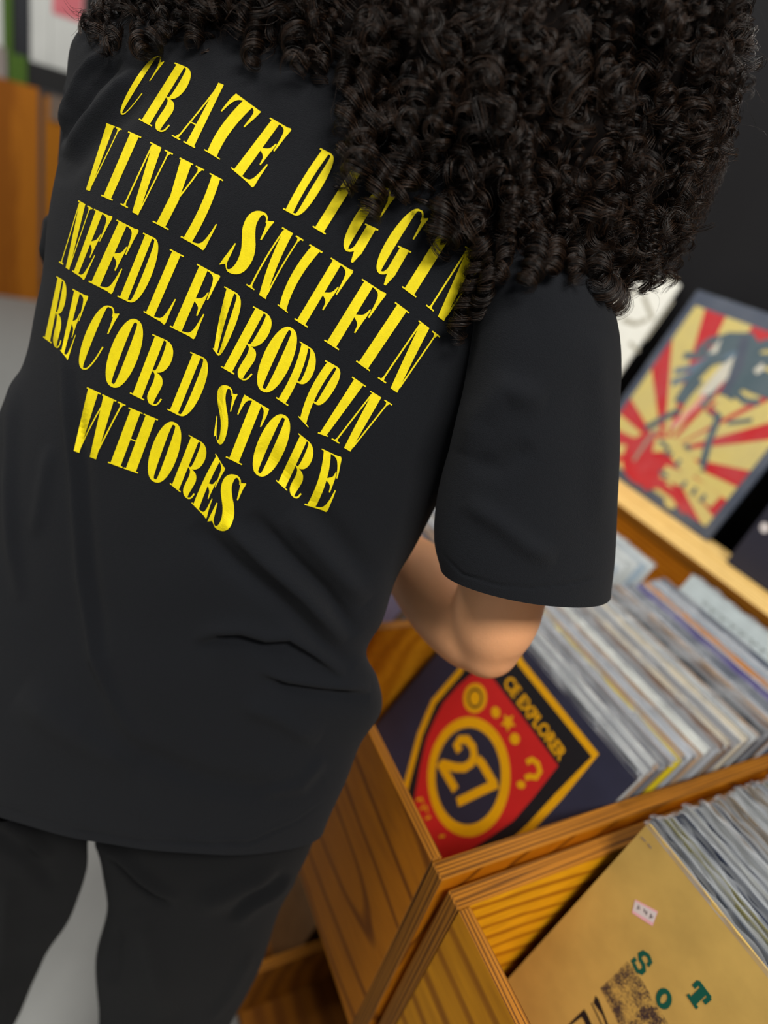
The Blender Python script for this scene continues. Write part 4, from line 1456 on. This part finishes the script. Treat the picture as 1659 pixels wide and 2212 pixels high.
# ------------------------------------------------------------------ hair
hv_, hf_ = [], []
bv_, bf_ = hv_, hf_
MASS = [(880, -230, .505, 330), (1250, 30, .475, 285), (1330, 200, .485, 215), (1100, 190, .445, 190), (950, 90, .432, 150), (1190, 350, .462, 160),
        (1330, 370, .492, 150), (935, 225, .425, 98), (1070, 365, .432, 92), (1240, 470, .468, 95), (1360, 490, .50, 72), (650, -75, .44, 135),
        (430, -60, .46, 110), (290, -5, .485, 55), (780, 60, .425, 70), (540, 20, .445, 50), (840, 280, .424, 48), (985, 420, .432, 38), (1130, 450, .444, 62), (1410, 60, .49, 150)]
for px, py, d, r in MASS:
    blob(P(px, py, d), r * d / F_, k=14)
blob(hc + hd_up * .025 - face * .038, .118, k=18)
blob(hc - hd_up * .03 - face * .05, .10, k=14)
tmp = bpy.data.meshes.new('tmp')
tmp.from_pydata(hv_, [], hf_)
to = bpy.data.objects.new('tmp', tmp)
COL.objects.link(to)
rm = to.modifiers.new('r', 'REMESH')
rm.mode = 'VOXEL'
rm.voxel_size = 0.005
sm = to.modifiers.new('s', 'SMOOTH')
sm.iterations = 6
dg = bpy.context.evaluated_depsgraph_get()
hme = bpy.data.meshes.new_from_object(to.evaluated_get(dg))
bpy.data.objects.remove(to)
bpy.data.meshes.remove(tmp)
hme.name = 'hair'
hme.materials.clear()
for q in hme.vertices:
    q.co += q.normal * (0.006 * noise.noise(q.co * 55) - 0.002)
for p_ in hme.polygons: p_.use_smooth = True
hair = link('hair', hme, person, [M['hair_in']])
# sample the mass for roots of the ringlets
npoly = len(hme.polygons)
ar = np.zeros(npoly); hme.polygons.foreach_get('area', ar)
cen = np.zeros(npoly * 3); hme.polygons.foreach_get('center', cen); cen = cen.reshape(-1, 3)
nor = np.zeros(npoly * 3); hme.polygons.foreach_get('normal', nor); nor = nor.reshape(-1, 3)
cv_ = (cen - CAM) @ R_C2W
hpx = cv_[:, 0] / cv_[:, 2] * F_ + W_ / 2
hpy = cv_[:, 1] / cv_[:, 2] * F_ + H_ / 2
see = np.sum(nor * (CAM - cen), axis=1) > -0.25 * np.linalg.norm(CAM - cen, axis=1)
wgt = ar * np.where((hpy > -260) & see, 1.0, 0.25)
wgt /= wgt.sum()
NR = 1900
pick = rng.choice(npoly, NR, p=wgt)
down = np.array([0, 0, -1.0])
headc = P(960, -330, .50)

POS, SIZ, RAD = [], [], []


def ringlet(path, r0, r1, pitch, nst, width, phase=None, turn=None, taper=True, pts_turn=11):
    """a coil of hairs around a path (n,3)"""
    path = np.asarray(path, float)
    L = np.r_[0, np.cumsum(np.linalg.norm(np.diff(path, axis=0), axis=1))]
    total = L[-1]
    n = int(max(12, total / pitch * pts_turn))
    s = np.linspace(0, total, n)
    C = np.stack([np.interp(s, L, path[:, k]) for k in range(3)], 1)
    T = np.gradient(C, axis=0)
    T /= np.linalg.norm(T, axis=1, keepdims=True) + 1e-12
    a = np.array([0.3, 0.8, 0.5])
    A = a - T * (T @ a)[:, None]
    A /= np.linalg.norm(A, axis=1, keepdims=True) + 1e-12
    B = np.cross(T, A)
    ph0 = rng.random() * 6.28 if phase is None else phase
    hand_ = rng.choice([-1, 1]) if turn is None else turn
    u = s / total
    rr = r0 + (r1 - r0) * u
    if taper: rr = rr * np.clip(u * 5 + .25, 0, 1)
    ph = ph0 + hand_ * (2 * np.pi * s / pitch + 0.7 * np.sin(u * 5 + ph0))
    for k in range(nst):
        dr = 1 + rng.normal(0, .13)
        dp = rng.normal(0, .30)
        ax = rng.uniform(-width, width)
        wob = rng.normal(0, .0004, 3)
        q = C + T * ax + (A * (np.cos(ph + dp) * rr * dr)[:, None] + B * (np.sin(ph + dp) * rr * dr)[:, None]) + wob
        m = n if rng.random() < .8 else int(n * rng.uniform(.75, 1))
        POS.append(q[:m])
        SIZ.append(m)
        RAD.append(np.full(m, rng.uniform(.00009, .00017)) * np.clip((1 - np.linspace(0, 1, m)) * 8, .35, 1))


for i in pick:
    p0, n0 = cen[i], nor[i]
    rad = nrm(p0 - headc)
    t = down * rng.uniform(.5, 1.0) + rad * .55 + n0 * rng.uniform(-.05, .45) + rng.normal(0, .28, 3)
    t = nrm(t)
    ln = rng.uniform(.018, .040)
    bend = down * rng.uniform(0, .35) + rng.normal(0, .22, 3) - n0 * .25
    ss = np.linspace(0, 1, 7)[:, None]
    path = p0 - n0 * .004 + n0 * .009 * np.minimum(ss * 3, 1) + t * ss * ln + bend * ln * ss ** 2 * .5
    r = rng.choice([.0035, .005, .0065, .008, .0095]) * rng.uniform(.85, 1.15)
    path = path + np.cumsum(rng.normal(0, .0018, (7, 3)), axis=0)
    ringlet(path, r, r * rng.uniform(.6, 1.2), r * rng.uniform(1.7, 3.2), 17, r * rng.uniform(.22, .5))

# locks that hang free over the shirt and at the outline (centre lines in the frame, depth from the cloth)
LOCKS = [
    ([(555, 40), (548, 90), (540, 140)], .0065), ([(430, 30), (425, 70), (415, 95)], .005), ([(350, 40), (335, 80), (325, 112)], .0065), ([(300, 60), (300, 100), (310, 118)], .006), ([(250, 60), (240, 95), (215, 105)], .005),
    ([(640, 50), (630, 90), (618, 112)], .005), ([(700, 60), (700, 110), (690, 150)], .006), ([(760, 80), (755, 130), (735, 190)], .006),
    ([(800, 180), (760, 220), (738, 285)], .0075), ([(790, 260), (755, 310), (735, 350)], .006), ([(800, 330), (770, 370), (740, 400)], .0085), ([(850, 340), (815, 400), (798, 470)], .0075),
    ([(900, 360), (880, 400), (865, 430)], .007), ([(960, 420), (952, 470), (945, 520)], .0085), ([(1005, 470), (990, 500), (975, 520)], .006), ([(1040, 520), (1025, 590), (1005, 660), (980, 735)], .007),
    ([(1065, 560), (1050, 620), (1022, 690)], .006), ([(1090, 520), (1090, 570), (1070, 600)], .006), ([(1160, 520), (1155, 570), (1135, 618)], .0075), ([(1200, 520), (1195, 565), (1180, 590)], .0065),
    ([(1240, 500), (1238, 560), (1250, 610)], .006), ([(1270, 540), (1290, 600), (1335, 660)], .0095), ([(1300, 520), (1320, 590), (1345, 640)], .008), ([(1360, 540), (1385, 590), (1400, 632)], .006), ([(1400, 520), (1415, 570), (1420, 625)], .006), ([(1340, 560), (1355, 600), (1360, 630)], .006),
    ([(240, 30), (205, 45), (192, 62)], .007), ([(1010, 440), (1030, 500), (1050, 560)], .007), ([(900, 300), (870, 340), (850, 380)], .007),
]
for pth, r in LOCKS:
    pts = []
    for px, py in pth:
        q = on_shirt(px, py, 0.0)
        dd = (R_C2W.T @ (q - CAM))[2]
        dd = min(dd - r - .006, .50)
        pts.append(P(px, py, dd))
    pts = spline(pts, 12)
    ringlet(pts, r * .9, r, .0125, 40, .0030, taper=False)
    ringlet(pts, r * .6, r * .8, .011, 22, .003, taper=False)
# round open loop at the far left
th = np.linspace(0, 2 * np.pi * 1.15, 40)
for k in range(30):
    r_ = 20 + rng.normal(0, 2.2)
    q = np.array([P(191 + r_ * math.cos(a + 5.0), 60 + r_ * 1.15 * math.sin(a + 5.0), .492 + .004 * a / 6 + rng.normal(0, .0002)) for a in th])
    POS.append(q); SIZ.append(len(q)); RAD.append(np.full(len(q), .00016))
# wavy outline strands on the right and loose flyaways
OUT = [(1575, 0), (1588, 60), (1594, 130), (1590, 200), (1575, 280), (1560, 350), (1530, 430), (1500, 490), (1460, 550), (1435, 600)]
oc = spline(OUT, 60)
for k in range(520):
    i0 = rng.integers(0, 50)
    i1 = min(59, i0 + rng.integers(6, 16))
    off = abs(rng.normal(0, 34)) - 6
    d0 = .50 + rng.normal(0, .012)
    m = 30
    base = np.stack([np.interp(np.linspace(i0, i1, m), np.arange(60), oc[:, c]) for c in (0, 1)], 1)
    ph = rng.random() * 6.28
    amp = rng.uniform(5, 15)
    x = base[:, 0] - off + amp * np.sin(np.linspace(0, rng.uniform(6, 13), m) + ph)
    y = base[:, 1] + amp * .5 * np.cos(np.linspace(0, 10, m) + ph)
    q = np.array([P(a, b, d0 + .006 * math.sin(.4 * j + ph)) for j, (a, b) in enumerate(zip(x, y))])
    POS.append(q); SIZ.append(m); RAD.append(np.full(m, rng.uniform(.00009, .00015)))
for k in range(900):
    i = rng.choice(npoly, p=wgt)
    p0, n0 = cen[i], nor[i]
    m = 22
    ss = np.linspace(0, 1, m)[:, None]
    t = nrm(down * .6 + n0 * .9 + rng.normal(0, .6, 3))
    side = nrm(np.cross(t, rng.normal(0, 1, 3)))
    side2 = np.cross(t, side)
    ln = rng.uniform(.02, .045)
    q = p0 + t * ss * ln + down * ss ** 2 * .012 + (side * np.sin(ss * 11 + k) + side2 * np.cos(ss * 9 + k)) * .003 * np.minimum(ss * 3, 1)
    POS.append(q); SIZ.append(m); RAD.append(np.full(m, .00006))
cu = bpy.data.hair_curves.new('ringlets')
cu.add_curves([int(v) for v in SIZ])
cu.attributes['position'].data.foreach_set('vector', np.concatenate(POS).astype(np.float32).ravel()) if 'position' in cu.attributes else cu.position_data.foreach_set('vector', np.concatenate(POS).astype(np.float32).ravel())
ra = cu.attributes.get('radius') or cu.attributes.new('radius', 'FLOAT', 'POINT')
ra.data.foreach_set('value', np.concatenate(RAD).astype(np.float32))
link('ringlets', cu, hair, [M['hair']])
